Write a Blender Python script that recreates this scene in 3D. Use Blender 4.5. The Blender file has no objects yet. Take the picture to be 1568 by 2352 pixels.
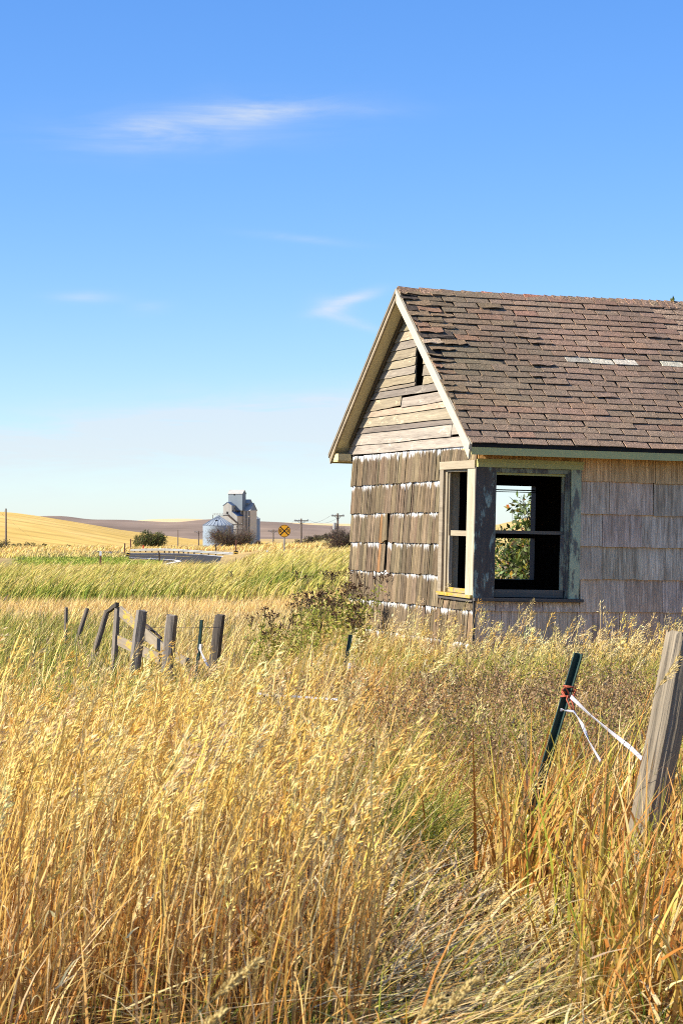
import bpy, bmesh, math, random
import numpy as np
from mathutils import Vector, Matrix, Euler

random.seed(7)
RNG = np.random.default_rng(11)
scn = bpy.context.scene
COL = scn.collection

# ------------------------------------------------------------------ camera
F = 5000.0          # focal length in units of a 1568 x 2352 frame
CX, HZ = 784.0, 1190.0
CAMZ = 1.75
cam_d = bpy.data.cameras.new('camera')
cam_d.sensor_fit = 'VERTICAL'
cam_d.sensor_height = 36.0
cam_d.lens = 36.0 * F / 2352.0
cam_d.shift_y = (HZ - 1176.0) / 2352.0
cam_d.clip_start = 0.1
cam_d.clip_end = 20000.0
cam_d.dof.use_dof = True
cam_d.dof.focus_distance = 21.0
cam_d.dof.aperture_fstop = 14.0
cam = bpy.data.objects.new('camera', cam_d)
COL.objects.link(cam)
cam.location = (0, 0, CAMZ)
cam.rotation_euler = (math.radians(90), 0, 0)
scn.camera = cam

# ------------------------------------------------------------------ sun, sky, exposure
SUN_EL = math.radians(37.0)
SUN_H = Vector((-0.968, -0.250)).normalized()
SUN = Vector((SUN_H.x * math.cos(SUN_EL), SUN_H.y * math.cos(SUN_EL), math.sin(SUN_EL)))
sun_d = bpy.data.lights.new('sun', 'SUN')
sun_d.energy = 5.0
sun_d.angle = math.radians(0.53)
sun_d.color = (1.0, 0.93, 0.80)
sun = bpy.data.objects.new('sun', sun_d)
COL.objects.link(sun)
sun.rotation_euler = SUN.to_track_quat('Z', 'Y').to_euler()
sun.location = (-30, -10, 40)

world = bpy.data.worlds.new('World')
scn.world = world
world.use_nodes = True
wn, wl = world.node_tree.nodes, world.node_tree.links
wn.clear()
w_out = wn.new('ShaderNodeOutputWorld')
w_bg = wn.new('ShaderNodeBackground')
w_bg.inputs['Strength'].default_value = 0.15
sky = wn.new('ShaderNodeTexSky')
sky.sky_type = 'NISHITA'
sky.sun_disc = False
sky.sun_elevation = SUN_EL
sky.sun_rotation = math.atan2(SUN_H.x, SUN_H.y)
sky.altitude = 800
sky.air_density = 1.0
sky.dust_density = 0.3
sky.ozone_density = 8.0
hs = wn.new('ShaderNodeHueSaturation')
hs.inputs['Saturation'].default_value = 1.28
hs.inputs['Value'].default_value = 1.10
hs.inputs['Hue'].default_value = 0.513
w_gam = wn.new('ShaderNodeGamma')
w_gam.inputs['Gamma'].default_value = 0.75
wl.new(sky.outputs['Color'], w_gam.inputs['Color'])
wl.new(w_gam.outputs['Color'], hs.inputs['Color'])


def wmath(op, a, b=None, c=None):
    n = wn.new('ShaderNodeMath')
    n.operation = op
    for i, v in enumerate((a, b, c)):
        if v is None:
            continue
        if isinstance(v, (int, float)):
            n.inputs[i].default_value = v
        else:
            wl.new(v, n.inputs[i])
    return n.outputs[0]


w_tc = wn.new('ShaderNodeTexCoord')
w_sep = wn.new('ShaderNodeSeparateXYZ')
wl.new(w_tc.outputs['Generated'], w_sep.inputs[0])
yy = wmath('MAXIMUM', w_sep.outputs['Y'], 0.05)
cu = wmath('DIVIDE', w_sep.outputs['X'], yy)
cv = wmath('DIVIDE', w_sep.outputs['Z'], yy)


def wnoise(su, sv, detail, seed, dist=0.0, rough=0.6):
    c = wn.new('ShaderNodeCombineXYZ')
    wl.new(wmath('MULTIPLY', cu, su), c.inputs[0])
    wl.new(wmath('MULTIPLY', cv, sv), c.inputs[1])
    c.inputs[2].default_value = seed
    n = wn.new('ShaderNodeTexNoise')
    n.inputs['Scale'].default_value = 1.0
    n.inputs['Detail'].default_value = detail
    n.inputs['Roughness'].default_value = rough
    n.inputs['Distortion'].default_value = dist
    wl.new(c.outputs[0], n.inputs['Vector'])
    return n.outputs['Fac']


def blob(px, py, rx, ry, slope, amp, curve=0.0):
    """soft cirrus patch in a direction of the sky, streaked along its own length"""
    u0, v0 = (px - CX) / F, (HZ - py) / F
    du = wmath('SUBTRACT', cu, u0)
    wob = wmath('MULTIPLY', wmath('SUBTRACT', wnoise(22, 30, 4, px * 0.01), 0.5), 1.3 * ry / F)
    dv = wmath('SUBTRACT', cv, v0)
    dv = wmath('SUBTRACT', dv, wmath('MULTIPLY', du, slope))
    if curve:
        dv = wmath('SUBTRACT', dv, wmath('MULTIPLY', wmath('MULTIPLY', du, du), curve))
    dv = wmath('ADD', dv, wob)
    a = wmath('POWER', wmath('DIVIDE', wmath('ABSOLUTE', du), rx / F), 2.0)
    b = wmath('POWER', wmath('DIVIDE', wmath('ABSOLUTE', dv), ry / F), 2.0)
    g = wmath('POWER', 2.718, wmath('MULTIPLY', wmath('ADD', a, b), -1.0))
    return wmath('MULTIPLY', g, amp)


streak = wnoise(14, 75, 7, 1.7, 0.9)
streak = wmath('MULTIPLY', wmath('SUBTRACT', streak, 0.24), 2.2)
fibre = wnoise(30, 330, 6, 4.4, 0.5)
streak = wmath('MULTIPLY', streak, wmath('ADD', 0.45, wmath('MULTIPLY', fibre, 1.1)))
parts = [blob(540, 264, 190, 26, 0.10, 0.50), blob(380, 305, 210, 38, 0.03, 0.36), blob(640, 256, 260, 18, 0.02, 0.26), blob(480, 285, 300, 60, 0.05, 0.16),
         blob(795, 694, 62, 14, 0.32, 0.95), blob(768, 712, 40, 22, -0.25, 0.50), blob(825, 744, 66, 11, -0.28, 0.48),
         blob(195, 684, 75, 13, 0.0, 0.30), blob(345, 706, 45, 14, 0.1, 0.25), blob(690, 548, 110, 9, -0.1, 0.2),
         blob(650, 965, 420, 55, 0.06, 1.15), blob(250, 1015, 560, 62, 0.05, 0.95), blob(500, 1080, 2500, 70, 0.0, 0.25), blob(120, 945, 160, 9, 0.0, 0.2)]
tot = parts[0]
for p_ in parts[1:]:
    tot = wmath('ADD', tot, p_)
cl = wmath('MULTIPLY', tot, wmath('MAXIMUM', streak, 0.0))
cl = wmath('MINIMUM', cl, 0.62)
cl = wmath('MULTIPLY', cl, wmath('GREATER_THAN', w_sep.outputs['Y'], 0.06))
w_mix = wn.new('ShaderNodeMix')
w_mix.data_type = 'RGBA'
wl.new(cl, w_mix.inputs['Factor'])
wl.new(hs.outputs['Color'], w_mix.inputs['A'])
w_mix.inputs['B'].default_value = (2.95, 3.12, 3.3, 1)
wl.new(w_mix.outputs['Result'], w_bg.inputs['Color'])
wl.new(w_bg.outputs[0], w_out.inputs['Surface'])

scn.view_settings.view_transform = 'Standard'
scn.view_settings.look = 'None'
scn.view_settings.gamma = 1.0
scn.view_settings.exposure = 0.85
scn.view_settings.use_curve_mapping = False
scn.render.engine = 'CYCLES'
scn.cycles.max_bounces = 6
scn.cycles.diffuse_bounces = 3
scn.cycles.transmission_bounces = 4
scn.cycles.transparent_max_bounces = 4
scn.cycles.caustics_reflective = False
scn.cycles.caustics_refractive = False
scn.cycles.use_denoising = False
scn.cycles.filter_width = 1.0


# ------------------------------------------------------------------ helpers
def at(px, py, d):
    """world point seen at (px, py) of the 1568 x 2352 frame, d metres ahead"""
    return Vector(((px - CX) / F * d, d, CAMZ + (HZ - py) / F * d))


def tag(o, label=None, cat=None, group=None, kind=None):
    if label: o['label'] = label
    if cat: o['category'] = cat
    if group: o['group'] = group
    if kind: o['kind'] = kind
    return o


def link(o, parent=None):
    COL.objects.link(o)
    if parent is not None:
        o.parent = parent
    return o


def empty(name, loc=(0, 0, 0), rot=(0, 0, 0)):
    o = bpy.data.objects.new(name, None)
    o.empty_display_size = 0.2
    o.location = loc
    o.rotation_euler = rot
    return link(o)


class MB:
    def __init__(self):
        self.v, self.f = [], []

    def add(self, verts, faces):
        n = len(self.v)
        self.v += [tuple(p) for p in verts]
        self.f += [tuple(i + n for i in q) for q in faces]
        return self

    def box(self, x0, x1, y0, y1, z0, z1):
        v = [(x, y, z) for z in (z0, z1) for y in (y0, y1) for x in (x0, x1)]
        return self.add(v, [(0, 2, 3, 1), (4, 5, 7, 6), (0, 1, 5, 4), (2, 6, 7, 3), (0, 4, 6, 2), (1, 3, 7, 5)])

    def bar(self, a, b, w, t, up=(0, 0, 1), jit=0.0):
        """rectangular bar from a to b, w wide (across up), t thick"""
        a, b = Vector(a), Vector(b)
        d = (b - a).normalized()
        s = d.cross(Vector(up))
        if s.length < 1e-4: s = d.cross(Vector((0, 1, 0)))
        s.normalize()
        u = s.cross(d).normalized()
        v = []
        for p in (a, b):
            for i, j in ((-1, -1), (1, -1), (1, 1), (-1, 1)):
                v.append(p + s * (i * t / 2) + u * (j * w / 2) + Vector([random.uniform(-jit, jit) for _ in range(3)]))
        return self.add(v, [(0, 3, 2, 1), (4, 5, 6, 7), (0, 1, 5, 4), (1, 2, 6, 5), (2, 3, 7, 6), (3, 0, 4, 7)])

    def tube(self, pts, rad, n=8, cap=True, rough=0.0):
        pts = [Vector(p) for p in pts]
        if not hasattr(rad, '__len__'): rad = [rad] * len(pts)
        rings = []
        base = len(self.v)
        off = [random.uniform(-rough, rough) for _ in range(n)]
        for i, p in enumerate(pts):
            d = (pts[min(i + 1, len(pts) - 1)] - pts[max(i - 1, 0)]).normalized()
            ref = Vector((0, 1, 0)) if abs(d.y) < 0.9 else Vector((1, 0, 0))
            s = d.cross(ref).normalized()
            u = s.cross(d)
            for k in range(n):
                a = 2 * math.pi * k / n
                r = rad[i] * (1 + off[k] + random.uniform(-rough, rough) * 0.3)
                self.v.append(tuple(p + s * (math.cos(a) * r) + u * (math.sin(a) * r)))
        for i in range(len(pts) - 1):
            for k in range(n):
                a, b = base + i * n + k, base + i * n + (k + 1) % n
                self.f.append((a, b, b + n, a + n))
        if cap:
            self.f.append(tuple(base + k for k in range(n))[::-1])
            e = base + (len(pts) - 1) * n
            self.f.append(tuple(e + k for k in range(n)))
        return self

    def mesh(self, name, mat, smooth=False):
        m = bpy.data.meshes.new(name)
        m.from_pydata(self.v, [], self.f)
        if mat: m.materials.append(mat)
        if smooth:
            m.polygons.foreach_set('use_smooth', [True] * len(m.polygons))
        m.update()
        return m

    def build(self, name, mat, parent=None, smooth=False, color=None):
        o = bpy.data.objects.new(name, self.mesh(name, mat, smooth))
        if color: o.color = (*color, 1)
        return link(o, parent)


def inst(name, mesh, parent, loc, rot=(0, 0, 0), scale=(1, 1, 1), color=(1, 1, 1)):
    o = bpy.data.objects.new(name, mesh)
    o.location = loc
    o.rotation_euler = rot
    o.scale = scale
    o.color = (*color, 1)
    return link(o, parent)


def np_mesh(name, verts, quads, mat, cols=None, parent=None):
    """big mesh from numpy arrays; quads (N,4); cols one colour per vertex"""
    m = bpy.data.meshes.new(name)
    nv, nq = len(verts), len(quads)
    m.vertices.add(nv)
    m.vertices.foreach_set('co', np.asarray(verts, np.float32).ravel())
    m.loops.add(nq * 4)
    m.loops.foreach_set('vertex_index', np.asarray(quads, np.int32).ravel())
    m.polygons.add(nq)
    m.polygons.foreach_set('loop_start', np.arange(0, nq * 4, 4, dtype=np.int32))
    m.update(calc_edges=True)
    if cols is not None:
        a = m.color_attributes.new('tint', 'FLOAT_COLOR', 'POINT')
        c4 = np.ones((nv, 4), np.float32)
        c4[:, :3] = cols
        a.data.foreach_set('color', c4.ravel())
    m.materials.append(mat)
    o = bpy.data.objects.new(name, m)
    return link(o, parent)


# ------------------------------------------------------------------ materials
def new_mat(name):
    m = bpy.data.materials.new(name)
    m.use_nodes = True
    nt = m.node_tree
    nt.nodes.clear()
    out = nt.nodes.new('ShaderNodeOutputMaterial')
    bs = nt.nodes.new('ShaderNodeBsdfPrincipled')
    nt.links.new(bs.outputs[0], out.inputs['Surface'])
    bs.inputs['Roughness'].default_value = 0.85
    bs.inputs['Specular IOR Level'].default_value = 0.25
    return m, nt, bs


class N:
    """short-hand for node graphs"""
    def __init__(self, nt): self.nt = nt

    def node(self, t, **kw):
        n = self.nt.nodes.new(t)
        for k, v in kw.items(): setattr(n, k, v)
        return n

    def put(self, sock, v):
        if isinstance(v, (int, float)): sock.default_value = v
        elif isinstance(v, (tuple, list)):
            sock.default_value = (*v, 1) if len(v) == 3 and sock.type == 'RGBA' else v
        else: self.nt.links.new(v, sock)

    def math(self, op, a, b=None, clamp=False):
        n = self.node('ShaderNodeMath', operation=op, use_clamp=clamp)
        self.put(n.inputs[0], a)
        if b is not None: self.put(n.inputs[1], b)
        return n.outputs[0]

    def vmath(self, op, a, b):
        n = self.node('ShaderNodeVectorMath', operation=op)
        self.put(n.inputs[0], a); self.put(n.inputs[1], b)
        return n.outputs[0]

    def coords(self, kind='Object', spread=37.0):
        tc = self.node('ShaderNodeTexCoord')
        if not spread: return tc.outputs[kind]
        oi = self.node('ShaderNodeObjectInfo')
        c = self.node('ShaderNodeCombineXYZ')
        self.put(c.inputs[0], self.math('MULTIPLY', oi.outputs['Random'], spread))
        self.put(c.inputs[1], self.math('MULTIPLY', oi.outputs['Random'], spread * 1.7))
        self.put(c.inputs[2], 0.0)
        return self.vmath('ADD', tc.outputs[kind], c.outputs[0])

    def noise(self, vec, scale, detail=4, rough=0.6, stretch=None, dist=0.0):
        if stretch: vec = self.vmath('MULTIPLY', vec, stretch)
        n = self.node('ShaderNodeTexNoise')
        n.inputs['Scale'].default_value = scale
        n.inputs['Detail'].default_value = detail
        n.inputs['Roughness'].default_value = rough
        n.inputs['Distortion'].default_value = dist
        self.put(n.inputs['Vector'], vec)
        return n.outputs['Fac']

    def ramp(self, fac, stops):
        n = self.node('ShaderNodeValToRGB')
        e = n.color_ramp.elements
        while len(e) < len(stops): e.new(0.5)
        for el, (p, c) in zip(e, stops):
            el.position = p
            el.color = (*c, 1) if hasattr(c, '__len__') else (c, c, c, 1)
        self.put(n.inputs[0], fac)
        return n.outputs['Color']

    def mix(self, fac, a, b, mode='MIX'):
        n = self.node('ShaderNodeMix', data_type='RGBA', blend_type=mode)
        self.put(n.inputs['Factor'], fac)
        self.put(n.inputs['A'], a)
        self.put(n.inputs['B'], b)
        return n.outputs['Result']

    def bump(self, h, strength, dist=0.01):
        n = self.node('ShaderNodeBump')
        n.inputs['Strength'].default_value = strength
        n.inputs['Distance'].default_value = dist
        self.put(n.inputs['Height'], h)
        return n.outputs['Normal']

    def objcolor(self): return self.node('ShaderNodeObjectInfo').outputs['Color']


def wood(name, light, dark, stretch, scale=9.0, bump=0.5, paint=None, amount=0.5, rough=0.85, tint=True, pscale=7.0, crack=None):
    """weathered wood with grain along the axis that has the small stretch; optional flaking paint"""
    m, nt, bs = new_mat(name)
    g = N(nt)
    v = g.coords()
    g1 = g.noise(v, scale, 6, 0.7, stretch)
    g2 = g.noise(v, scale * 4.3, 3, 0.6, stretch)
    gr = g.math('ADD', g.math('MULTIPLY', g1, 0.65), g.math('MULTIPLY', g2, 0.35))
    col = g.ramp(gr, [(0.30, dark), (0.47, [0.5 * (a + b) for a, b in zip(light, dark)]), (0.66, light)])
    blot = g.noise(v, 2.3, 3, 0.6)
    col = g.mix(g.ramp(blot, [(0.3, 0.05), (0.75, 0.75)]), col, [0.55 * (a + b * 0.6) for a, b in zip(light, dark)])
    hgt = gr
    if paint:
        p1 = g.noise(v, pscale, 7, 0.72, [0.35 + 0.65 * (s > 0.5) for s in stretch])
        pm = g.math('MULTIPLY', g.math('SUBTRACT', g.math('ADD', p1, g.math('MULTIPLY', gr, 0.25)), 1.02 - amount), 14.0, True)
        shade = g.noise(v, 30, 3, 0.5)
        pc = g.mix(shade, paint, [c * 0.72 for c in paint])
        col = g.mix(pm, col, pc)
        hgt = g.math('ADD', g.math('MULTIPLY', gr, 0.6), g.math('MULTIPLY', pm, 0.25))
    if tint: col = g.mix(1.0, col, g.objcolor(), 'MULTIPLY')
    g.put(bs.inputs['Base Color'], col)
    bs.inputs['Roughness'].default_value = rough
    g.put(bs.inputs['Normal'], g.bump(hgt, bump, 0.012))
    return m


SX, SY, SZ = (0.06, 1, 1), (1, 0.06, 1), (1, 1, 0.06)
M = {}
M['cream'] = wood('cream_paint', (0.62, 0.52, 0.36), (0.26, 0.20, 0.13), SY, 8, 0.35, (0.58, 0.51, 0.38), 0.62)
M['rake_grey'] = wood('weathered_rake', (0.36, 0.29, 0.20), (0.13, 0.10, 0.07), SY, 8, 0.6)
M['soffit'] = wood('soffit_paint', (0.38, 0.30, 0.17), (0.14, 0.10, 0.05), SY, 12, 0.3, (0.86, 0.76, 0.50), 0.70, pscale=9)
M['clap'] = wood('clapboard', (0.47, 0.42, 0.36), (0.085, 0.072, 0.062), SY, 16, 1.0, (0.55, 0.50, 0.42), 0.34)
M['green'] = wood('green_paint', (0.42, 0.38, 0.25), (0.16, 0.14, 0.09), SX, 9, 0.4, (0.62, 0.54, 0.23), 0.62, 0.7)
M['green_worn'] = wood('worn_green_paint', (0.25, 0.22, 0.19), (0.07, 0.06, 0.05), SZ, 10, 0.6, (0.46, 0.46, 0.31), 0.44)
M['post_shaded'] = wood('shaded_corner_wood', (0.145, 0.12, 0.10), (0.045, 0.036, 0.03), SZ, 10, 0.6, (0.36, 0.44, 0.36), 0.36)  # bare flaked wood, its colour also darkened as the post's shaded side
M['post_cream'] = wood('pale_corner_wood', (0.60, 0.53, 0.40), (0.24, 0.19, 0.13), SZ, 10, 0.5, (0.58, 0.52, 0.39), 0.40)
M['grey_trim'] = wood('grey_trim', (0.45, 0.39, 0.29), (0.16, 0.13, 0.09), SY, 10, 0.5)
M['sash'] = wood('bare_sash', (0.30, 0.26, 0.21), (0.10, 0.08, 0.06), SX, 10, 0.4)
M['sill_dark'] = wood('dark_sill', (0.14, 0.12, 0.10), (0.05, 0.045, 0.04), SX, 10, 0.5)
M['lichen_sill'] = wood('lichen_sill', (0.50, 0.42, 0.27), (0.2, 0.16, 0.1), SY, 8, 0.6, (0.60, 0.40, 0.06), 0.42)
M['fence_wood'] = wood('fence_wood', (0.34, 0.295, 0.24), (0.03, 0.025, 0.02), (1, 1, 0.045), 22, 1.0)
M['fence_wood_near'] = wood('split_post_wood', (0.40, 0.33, 0.23), (0.035, 0.028, 0.02), (1, 1, 0.03), 34, 1.0)
M['fence_board'] = wood('fence_board', (0.40, 0.34, 0.25), (0.13, 0.105, 0.075), SX, 9, 0.8, (0.58, 0.40, 0.08), 0.38)
M['pole_wood'] = wood('pole_wood', (0.24, 0.19, 0.15), (0.12, 0.09, 0.07), SZ, 2, 0.2)


def plain(name, col, rough=0.7, metal=0.0, noise=None, spec=0.3, tint=False):
    m, nt, bs = new_mat(name)
    g = N(nt)
    if noise:
        sc, amt = noise
        n1 = g.noise(g.coords(), sc, 5, 0.65)
        c = g.mix(n1, [x * (1 - amt) for x in col], [min(1, x * (1 + amt)) for x in col])
    else:
        c = g.node('ShaderNodeRGB').outputs[0]
        c.default_value = (*col, 1)
    if tint: c = g.mix(1.0, c, g.objcolor(), 'MULTIPLY')
    g.put(bs.inputs['Base Color'], c)
    bs.inputs['Roughness'].default_value = rough
    bs.inputs['Metallic'].default_value = metal
    bs.inputs['Specular IOR Level'].default_value = spec
    return m


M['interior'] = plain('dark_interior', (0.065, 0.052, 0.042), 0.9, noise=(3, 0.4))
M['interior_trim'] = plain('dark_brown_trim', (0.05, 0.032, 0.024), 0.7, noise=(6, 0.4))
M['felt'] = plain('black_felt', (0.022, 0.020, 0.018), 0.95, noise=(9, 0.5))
M['steel_green'] = plain('green_steel', (0.016, 0.045, 0.036), 0.5, 0.0, (25, 0.5), 0.4)
M['white_plastic'] = plain('white_plastic', (0.78, 0.78, 0.76), 0.5, noise=(30, 0.12))
M['tape'] = plain('white_tape', (0.46, 0.46, 0.50), 0.6, noise=(60, 0.2))
M['twine'] = plain('orange_twine', (0.42, 0.10, 0.05), 0.7, noise=(60, 0.3))
M['wire'] = plain('rusty_wire', (0.10, 0.07, 0.05), 0.6, noise=(20, 0.4))
M['asphalt'] = plain('asphalt', (0.062, 0.058, 0.054), 0.95, noise=(1.2, 0.25), spec=0.05)
M['line_white'] = plain('white_line', (0.72, 0.72, 0.70), 0.7, noise=(2, 0.2))
M['line_yellow'] = plain('yellow_line', (0.62, 0.40, 0.05), 0.7, noise=(2, 0.2))
M['galv'] = plain('galvanised_rail', (0.36, 0.36, 0.34), 0.6, 0.0, (1.5, 0.18))
M['rail_post'] = plain('dark_rail_post', (0.07, 0.05, 0.04), 0.8, noise=(3, 0.3))
M['sign_yellow'] = plain('sign_yellow', (0.88, 0.40, 0.02), 0.5, noise=(4, 0.10))
M['sign_black'] = plain('sign_black', (0.012, 0.012, 0.012), 0.5)
M['sign_post'] = plain('grey_sign_post', (0.26, 0.25, 0.24), 0.6, 0.3, (6, 0.2))
M['marker_brown'] = plain('brown_marker', (0.16, 0.07, 0.045), 0.7, noise=(5, 0.3))
M['marker_red'] = plain('red_marker', (0.60, 0.07, 0.03), 0.6)
M['insulator'] = plain('insulator', (0.30, 0.33, 0.36), 0.3, spec=0.5)
M['cable'] = plain('cable', (0.10, 0.10, 0.11), 0.6)


def shake_mat(name, light, dark, top_white, H, stain=0.75):
    """striated cedar shakes; a ragged band of old white paint survives under the course above"""
    m, nt, bs = new_mat(name)
    g = N(nt)
    v = g.coords(spread=23.0)
    raw = g.coords(spread=0)
    s1 = g.noise(v, 16, 5, 0.7, (1, 1, 0.05))
    s2 = g.noise(v, 85, 3, 0.6, (1, 1, 0.035))
    gr = g.math('ADD', g.math('MULTIPLY', s1, 0.6), g.math('MULTIPLY', s2, 0.4))
    col = g.ramp(gr, [(0.38, dark), (0.5, [0.5 * a + 0.5 * b for a, b in zip(light, dark)]), (0.61, light)])
    bl = g.noise(v, 4.0, 4, 0.65, (1, 1, 0.5))
    col = g.mix(g.ramp(bl, [(0.40, 0.0), (0.68, stain)]), col, [c * 0.9 for c in dark])
    li = g.math('MULTIPLY', g.math('SUBTRACT', g.noise(v, 19, 5, 0.7), 0.69), 20, True)
    col = g.mix(g.math('MULTIPLY', li, 0.8), col, (0.50, 0.33, 0.03))
    col = g.mix(1.0, col, g.objcolor(), 'MULTIPLY')
    if top_white:
        sep = g.node('ShaderNodeSeparateXYZ')
        g.put(sep.inputs[0], raw)
        fr = g.noise(v, 42, 4, 0.8, (1, 1, 0.10))
        lo = g.noise(v, 5, 3, 0.6, (1, 1, 0.05))
        edge = g.math('SUBTRACT', H, g.math('ADD', g.math('MULTIPLY', fr, 0.20), g.math('SUBTRACT', g.math('MULTIPLY', lo, 0.24), 0.190)))
        edge = g.math('ADD', edge, g.math('MULTIPLY', g.math('SUBTRACT', g.node('ShaderNodeObjectInfo').outputs['Random'], 0.34), 0.06))
        wm = g.math('MULTIPLY', g.math('SUBTRACT', sep.outputs['Z'], edge), 120, True)
        col = g.mix(wm, col, (0.80, 0.79, 0.76))
    g.put(bs.inputs['Base Color'], col)
    bs.inputs['Roughness'].default_value = 0.9
    g.put(bs.inputs['Normal'], g.bump(gr, 0.7, 0.012))
    return m


ROW = 0.365
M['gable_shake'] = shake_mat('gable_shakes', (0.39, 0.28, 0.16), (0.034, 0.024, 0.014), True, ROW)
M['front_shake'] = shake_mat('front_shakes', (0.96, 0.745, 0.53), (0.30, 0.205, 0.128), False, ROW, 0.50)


def roof_mat():
    m, nt, bs = new_mat('asphalt_shingles')
    g = N(nt)
    v = g.coords(spread=19.0)
    gran = g.noise(v, 62, 3, 0.8)
    blot = g.noise(v, 7, 5, 0.7)
    c = g.ramp(gran, [(0.36, (0.055, 0.042, 0.030)), (0.50, (0.31, 0.195, 0.118)), (0.62, (0.70, 0.485, 0.325))])
    c = g.mix(g.ramp(blot, [(0.42, 0.0), (0.75, 0.6)]), c, (0.15, 0.125, 0.09))
    c = g.mix(1.0, c, g.objcolor(), 'MULTIPLY')
    tc = g.node('ShaderNodeTexCoord')
    lic = g.noise(v, 26, 5, 0.7)
    lm = g.math('MULTIPLY', g.math('SUBTRACT', lic, 0.68), 14, True)
    c = g.mix(g.math('MULTIPLY', lm, 0.7), c, (0.42, 0.30, 0.03))
    g.put(bs.inputs['Base Color'], c)
    bs.inputs['Roughness'].default_value = 0.95
    g.put(bs.inputs['Normal'], g.bump(gran, 0.9, 0.006))
    return m


M['roof'] = roof_mat()


def grass_mat(name, trans=0.20, spec=0.12):
    m = bpy.data.materials.new(name)
    m.use_nodes = True
    nt = m.node_tree
    nt.nodes.clear()
    g = N(nt)
    out = g.node('ShaderNodeOutputMaterial')
    a = g.node('ShaderNodeAttribute', attribute_name='tint')
    bs = g.node('ShaderNodeBsdfPrincipled')
    bs.inputs['Roughness'].default_value = 0.55
    bs.inputs['Specular IOR Level'].default_value = spec
    tr = g.node('ShaderNodeBsdfTranslucent')
    mx = g.node('ShaderNodeMixShader')
    mx.inputs[0].default_value = trans
    nt.links.new(a.outputs['Color'], bs.inputs['Base Color'])
    nt.links.new(a.outputs['Color'], tr.inputs['Color'])
    nt.links.new(bs.outputs[0], mx.inputs[1])
    nt.links.new(tr.outputs[0], mx.inputs[2])
    nt.links.new(mx.outputs[0], out.inputs['Surface'])
    return m


M['grass'] = grass_mat('grass_blades')
M['leaf'] = grass_mat('leaves', 0.42, 0.3)


# ------------------------------------------------------------------ terrain
def sm(a, b, x):
    t = np.clip((np.asarray(x, float) - a) / (b - a), 0, 1)
    return t * t * (3 - 2 * t)


def vnoise(x, y, s, seed=0):
    """cheap smooth value noise"""
    x = np.asarray(x, float) * s + seed * 17.3
    y = np.asarray(y, float) * s + seed * 9.1
    xi, yi = np.floor(x), np.floor(y)
    fx, fy = x - xi, y - yi
    fx, fy = fx * fx * (3 - 2 * fx), fy * fy * (3 - 2 * fy)

    def h(a, b):
        r = np.sin(a * 127.1 + b * 311.7 + seed * 74.7) * 43758.5453
        return r - np.floor(r)
    return (h(xi, yi) * (1 - fx) + h(xi + 1, yi) * fx) * (1 - fy) + (h(xi, yi + 1) * (1 - fx) + h(xi + 1, yi + 1) * fx) * fy


YP = [-60, 8, 16, 20, 26, 40, 55, 62, 95, 130, 190, 200, 292, 330, 400, 660, 1500, 3000, 9000]
ZL = [0.1, 0, -0.1, -0.22, -0.45, -0.62, -0.68, -0.72, -0.98, -1.4, -2.5, -2.6, -2.6, -3.0, -3.9, -6.9, -15, -24, -50]
ZR = [0.1, 0, 0.0, 0.0, 0.0, -0.15, -0.35, -0.45, -0.72, -0.88, -1.45, -1.6, -2.2, -2.6, -3.9, -6.9, -15, -24, -50]


def ground_z(x, y):
    x, y = np.asarray(x, float), np.asarray(y, float)
    r = sm(-0.045, 0.02, x / np.maximum(y, 6.0))
    r = np.where(y > 80, sm(-0.058, -0.030, x / np.maximum(y, 6.0)), r)
    z = np.interp(y, YP, ZL) * (1 - r) + np.interp(y, YP, ZR) * r
    near = 1 - sm(150, 190, y)
    z = z + near * 0.10 * (vnoise(x, y, 0.35, 3) - 0.5) * sm(5, 25, y) + near * 0.05 * (vnoise(x, y, 1.1, 4) - 0.5)
    # golden rise behind the house
    z = z + 3.6 * np.exp(-((x - 16) / 11.0) ** 2) * sm(40, 95, y) * (1 - sm(110, 190, y))
    return z


def gz(x, y): return float(ground_z(x, y))


STRAW, GOLD, PALE = (0.50, 0.35, 0.14), (0.60, 0.41, 0.13), (0.62, 0.50, 0.27)
rows = np.concatenate([np.linspace(-60, 4, 14), np.linspace(5, 60, 90)[0:], np.geomspace(61, 300, 90), np.geomspace(310, 9000, 60)])
NC = 181
tt = np.linspace(-1, 1, NC)
tt = np.sign(tt) * np.abs(tt) ** 1.35
GX = tt[None, :] * (np.maximum(rows, 0)[:, None] * 0.8 + 40)
GY = np.repeat(rows[:, None], NC, 1)
GZ = ground_z(GX, GY)


def lawn_mask(x, y):
    p = CX + x / np.maximum(y, 1) * F
    edge = np.where(y < 219, 372, 296)
    return (y > 188) * (y < 238) * (p < edge) * sm(20, 70, p)


lawn = lawn_mask(GX, GY).astype(float)
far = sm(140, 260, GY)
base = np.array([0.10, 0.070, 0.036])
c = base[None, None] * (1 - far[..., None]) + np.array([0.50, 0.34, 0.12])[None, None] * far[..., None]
strip = sm(50, 54, GY) * (1 - sm(60, 63, GY))
c = c * (1 - strip[..., None]) + np.array([0.50, 0.36, 0.17]) * strip[..., None]
gold_ = sm(34, 44, GY) * sm(2.0, 4.0, GX)
c = c * (1 - gold_[..., None]) + np.array([0.56, 0.38, 0.13]) * gold_[..., None]
c = c * (1 - lawn[..., None]) + np.array([0.20, 0.26, 0.04]) * lawn[..., None]
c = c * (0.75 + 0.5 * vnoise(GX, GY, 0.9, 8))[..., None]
idx = np.arange(GX.size).reshape(GX.shape)
quads = np.stack([idx[:-1, :-1], idx[:-1, 1:], idx[1:, 1:], idx[1:, :-1]], -1).reshape(-1, 4)


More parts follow.
